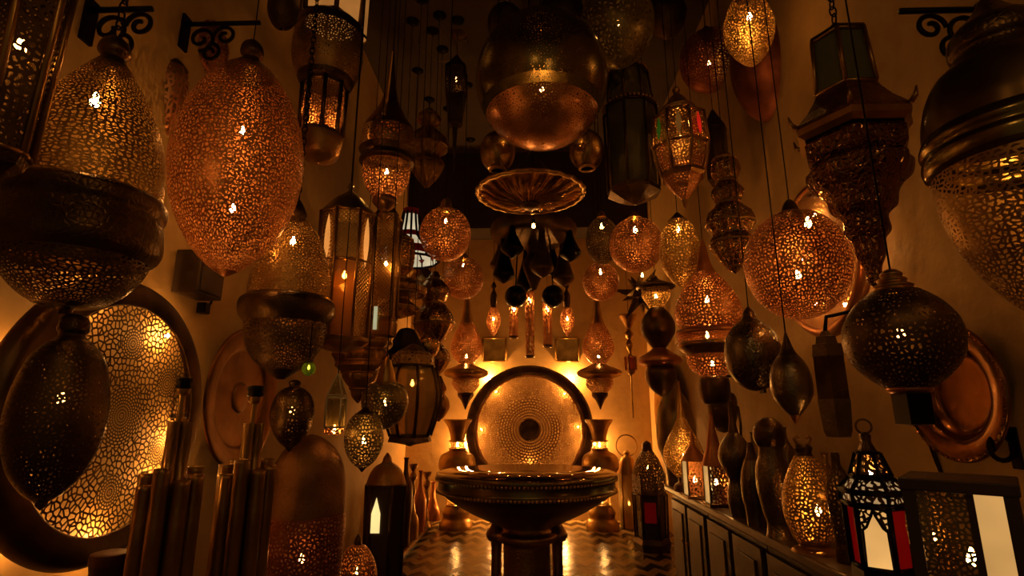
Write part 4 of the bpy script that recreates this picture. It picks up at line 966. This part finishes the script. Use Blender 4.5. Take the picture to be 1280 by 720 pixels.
# box lantern in the near corner
L = onctr('box_lantern', 'large dark-framed box lantern in the near corner with a white lit strip pane', 'lantern', 1214, 690, 1.12)
k = L.ax.k(.75); h = L.ax.z(596)-CTR; a = .072; rr = MB()
MB().box((-a-.012, -a-.012, 0), (a+.012, a+.012, .02), .003).build('base', wood, L.root, False)
MB().box((-a-.014, -a-.014, h-.022), (a+.014, a+.014, h), .003).build('top', wood, L.root, False)
mb = MB()
for sx in (-1, 1):
    for sy in (-1, 1): mb.box((sx*a-.010, sy*a-.010, .019), (sx*a+.010, sy*a+.010, h-.02))
mb.build('posts', wood, L.root, False)
o = MB().add([(-a+.01, -a, .02), (a*.15, -a, .02), (a*.15, -a, h-.022), (-a+.01, -a, h-.022)], [(0, 1, 2, 3)]).build('pierced_panel', pierced('olive', 110, .14), L.root, False)
MB().box((a*.15, -a-.004, .02), (a*.3, -a+.004, h-.022)).build('mullion', wood, L.root, False)
o = MB().add([(a*.3, -a+.003, .02), (a-.01, -a+.003, .02), (a-.01, -a+.003, h-.022), (a*.3, -a+.003, h-.022)], [(0, 1, 2, 3)]).build('lit_pane', lit((1, .52, .15), .6), L.root, False); o['label'] = 'white lit strip pane'
for x in (-a, a): MB().add([(x, -a+.01, .02), (x, a-.01, .02), (x, a-.01, h-.022), (x, -a+.01, h-.022)], [(0, 1, 2, 3)]).build('side_pane', glass((.6, .45, .2), .1, .4), L.root, False)
L.bulb(700, .03, .009)
L.root.rotation_euler.z = math.radians(-40)
L = onctr('pierced_dome_lamp', 'squat pierced brass dome lamp between the hexagonal lantern and the box lantern', 'table lamp', 1164, 660, 1.34)
L.turn('pierced_body', pierced('brass', 80, .16), [(603, 3), (612, 16), (632, 28), (660, 33), (690, 30), (715, 20)]); L.turn('foot', DK, [(714, 20), (722, 22), ('B', 23)]); L.turn('finial', DK, [(592, 1), (597, 4), (604, 5)]); L.bulb(670, .02, .009)
p = at_x(1270, 560, WALL-.001)
r = empty('wall_hook', 'curled black iron wall hook above the box lantern', 'hook', p)
MB().tube([(0, 0, .03)] + [(-.035-.03*cos(t), 0, -.0-.03*sin(t)) for t in [PI*(1.1-2.0*i/16) for i in range(17)]], .006, 8).build('curl', IR, r); MB().box((-.006, -.015, -.05), (0, .015, .05), .002).build('wall_plate', IR, r, False)
r = empty('wall_cable', 'two black cables running down the side wall behind the hexagonal lantern', 'cable', at_x(1140, 490, WALL-.008))
for dy in (0, .03): MB().tube([(0, dy, .25), (0, dy-.01, .1), (0, dy*.6-.02, -.03), (0, dy*.3-.06, -.2), (0, -.09, -.3)], .004, 6).build('cable', IR, r)

# dark lamps fixed to the side wall, and dim ones high up
def wall_lamp(name, lb, cx, cy, Y, rows, n):
    L = Lamp(name, lb, 'wall lamp', cx, cy, Y)
    for i, (nm, pts) in enumerate(rows): L.turn(nm, metal('dark' if i % 2 else 'steel', .38, ('engrave', 50, .4)), pts, n)
    z = L.ax.z(rows[0][1][0][0]) - L.z0; x1 = WALL - .001 - L.ax.p.x
    MB().tube([(0, 0, z), (.01, 0, z+.05), (x1*.6, 0, z+.07), (x1, 0, z+.03)], .007, 8).build('wall_arm', IR, L.root); MB().box((x1-.01, -.03, z-.03), (x1, .03, z+.08), .003).build('wall_plate', IR, L.root, False)
wall_lamp('stepped_wall_lamp', 'dark stepped wall lamp in shadow below the lit side-wall tray', 1040, 480, 1.9, [('stepped_roof', [(414, 5), (420, 9), (421, 14), (430, 16), (431, 21), (446, 23)]), ('body', [(446, 22), (500, 23)]), ('tail', [(499, 24), (538, 21), (546, 18), (547, 1)])], 6)
wall_lamp('pot_wall_lamp', 'dark pot-shaped wall lamp above the cone-roofed lanterns', 903, 510, 2.85, [('lid', [(484, 3), (488, 10), (493, 16)]), ('pot', [(492, 16), (500, 19), (520, 18), (536, 12), (541, 1)])], 40)
def dim(name, lb, cat, cx, cy, Y, pts, mat, n=48):
    L = Lamp(name, lb, cat, cx, cy, Y); L.turn('cap', DK, pts[:3], n); L.turn('body', mat, pts[2:], n); L.rod(pts[0][0])
dim('globe_pendant', 'shadowy round pendant at the top edge above the swagged cable', 'pendant lamp', 574, 22, 3.35, [(-12, 2), (-6, 7), (0, 12), (10, 20), (24, 23), (38, 18), (46, 8), (49, 1)], metal('dark', .45, ('engrave', 50, .3)))
dim('hanging_lantern', 'shadowy narrow hexagonal lantern between the coloured glass lantern and the glittering tiers', 'lantern', 896, 195, 2.75, [(138, 2), (150, 9), (162, 17), (165, 16), (225, 15), (236, 8), (244, 1)], metal('dark', .4, ('engrave', 50, .4)), 6)
dim('bowl_pendant', 'shadowy bowl pendant at the top edge behind the net-pierced egg', 'pendant lamp', 832, 18, 2.95, [(-20, 3), (-8, 12), (4, 22), (20, 27), (36, 20), (46, 6), (48, 1)], metal('dark', .45, ('engrave', 50, .3)))
dim('ball_pendant', 'polished little brass ball pendant between the black bell pendant and the shiny gourd', 'pendant lamp', 535, 432, 3.15, [(410, 2), (415, 5), (419, 7), (426, 13), (434, 15), (442, 12), (447, 5), (450, 1)], metal('gold', .2, ('engrave', 50, .4), 1.0))
dim('gourd_pendant', 'dark double gourd pendant hanging between the glass lantern and the flared vase lamp', 'pendant lamp', 549, 500, 4.3, [(470, 2), (475, 4), (479, 6), (486, 9), (492, 7), (500, 12), (510, 13), (520, 8), (527, 1)], metal('brass', .25, ('engrave', 50, .5), 1.0))
dim('ball_pendant', 'dim brass ball pendant with a tall cap, directly below the red striped shade', 'pendant lamp', 528, 350, 4.15, [(326, 2), (333, 6), (338, 9), (346, 15), (355, 17), (364, 13), (370, 4), (372, 1)], metal('brass', .22, ('engrave', 50, .5), 1.0))
for cx, Y, top, r_, lb in ((907, 3.0, 552, 10, 'dull brass bottle against the wall behind the cone-roofed lanterns'), (946, 2.62, 540, 13, 'broad dark bottle against the wall behind the gourd vessel'),
                           (984, 2.33, 534, 14, 'tall dark bottle against the wall between the lidded vessel and the yellow vase lamp'), (1033, 2.05, 566, 14, 'squat dull bottle against the wall behind the yellow vase lamp')):
    L = Lamp('wall_side_bottle', lb, 'bottle', cx, 590, Y, base=CTR, group='bottles at the back of the counter'); m_ = metal('brass' if cx in (907, 1033) else 'steel', .3, ('engrave', 55, .5))
    L.turn('neck', m_, [(top, r_*.45), (top+3, r_*.32), (top+14, r_*.36), (top+22, r_*.6)], 32); L.turn('body', m_, [(top+22, r_*.6), (top+34, r_), (top+60, r_*1.08), ('B', r_*.8)], 32)
p0 = at(1225, 12, 1.25)
r = empty('wall_bracket', 'black iron scroll bracket in the top corner above the huge domed lamp', 'bracket', (WALL, 1.25, p0.z), 'scrolled wall brackets')
MB().tube([(-.001, 0, 0), (-.22, 0, 0)], .008, 8).build('bar', IR, r); MB().box((-.01, -.02, -.12), (-.0005, .02, .03)).build('wall_plate', IR, r, False)
for c, R, a0, sg in (((-.06, -.06), .05, -PI/2, -1), ((-.15, -.05), .04, 0, 1), ((-.10, -.115), .036, PI/2, 1)):
    MB().tube([(c[0] + R*(1-.75*t)*cos(a0+sg*1.3*2*PI*t), 0, c[1] + R*(1-.75*t)*sin(a0+sg*1.3*2*PI*t)) for t in [i/28 for i in range(29)]], .0065, 6).build('scroll', IR, r)

# ------------------------------------------------------------------ picture settings
sc.view_settings.view_transform = 'Standard'; sc.view_settings.look = 'None'; sc.view_settings.gamma = 1; sc.view_settings.use_curve_mapping = False
sc.view_settings.exposure = 0.0
cy = sc.cycles
cy.max_bounces = 6; cy.diffuse_bounces = 3; cy.glossy_bounces = 4; cy.transparent_max_bounces = 24; cy.transmission_bounces = 4
cy.caustics_reflective = False; cy.caustics_refractive = False; cy.sample_clamp_indirect = 2.0; cy.use_denoising = True
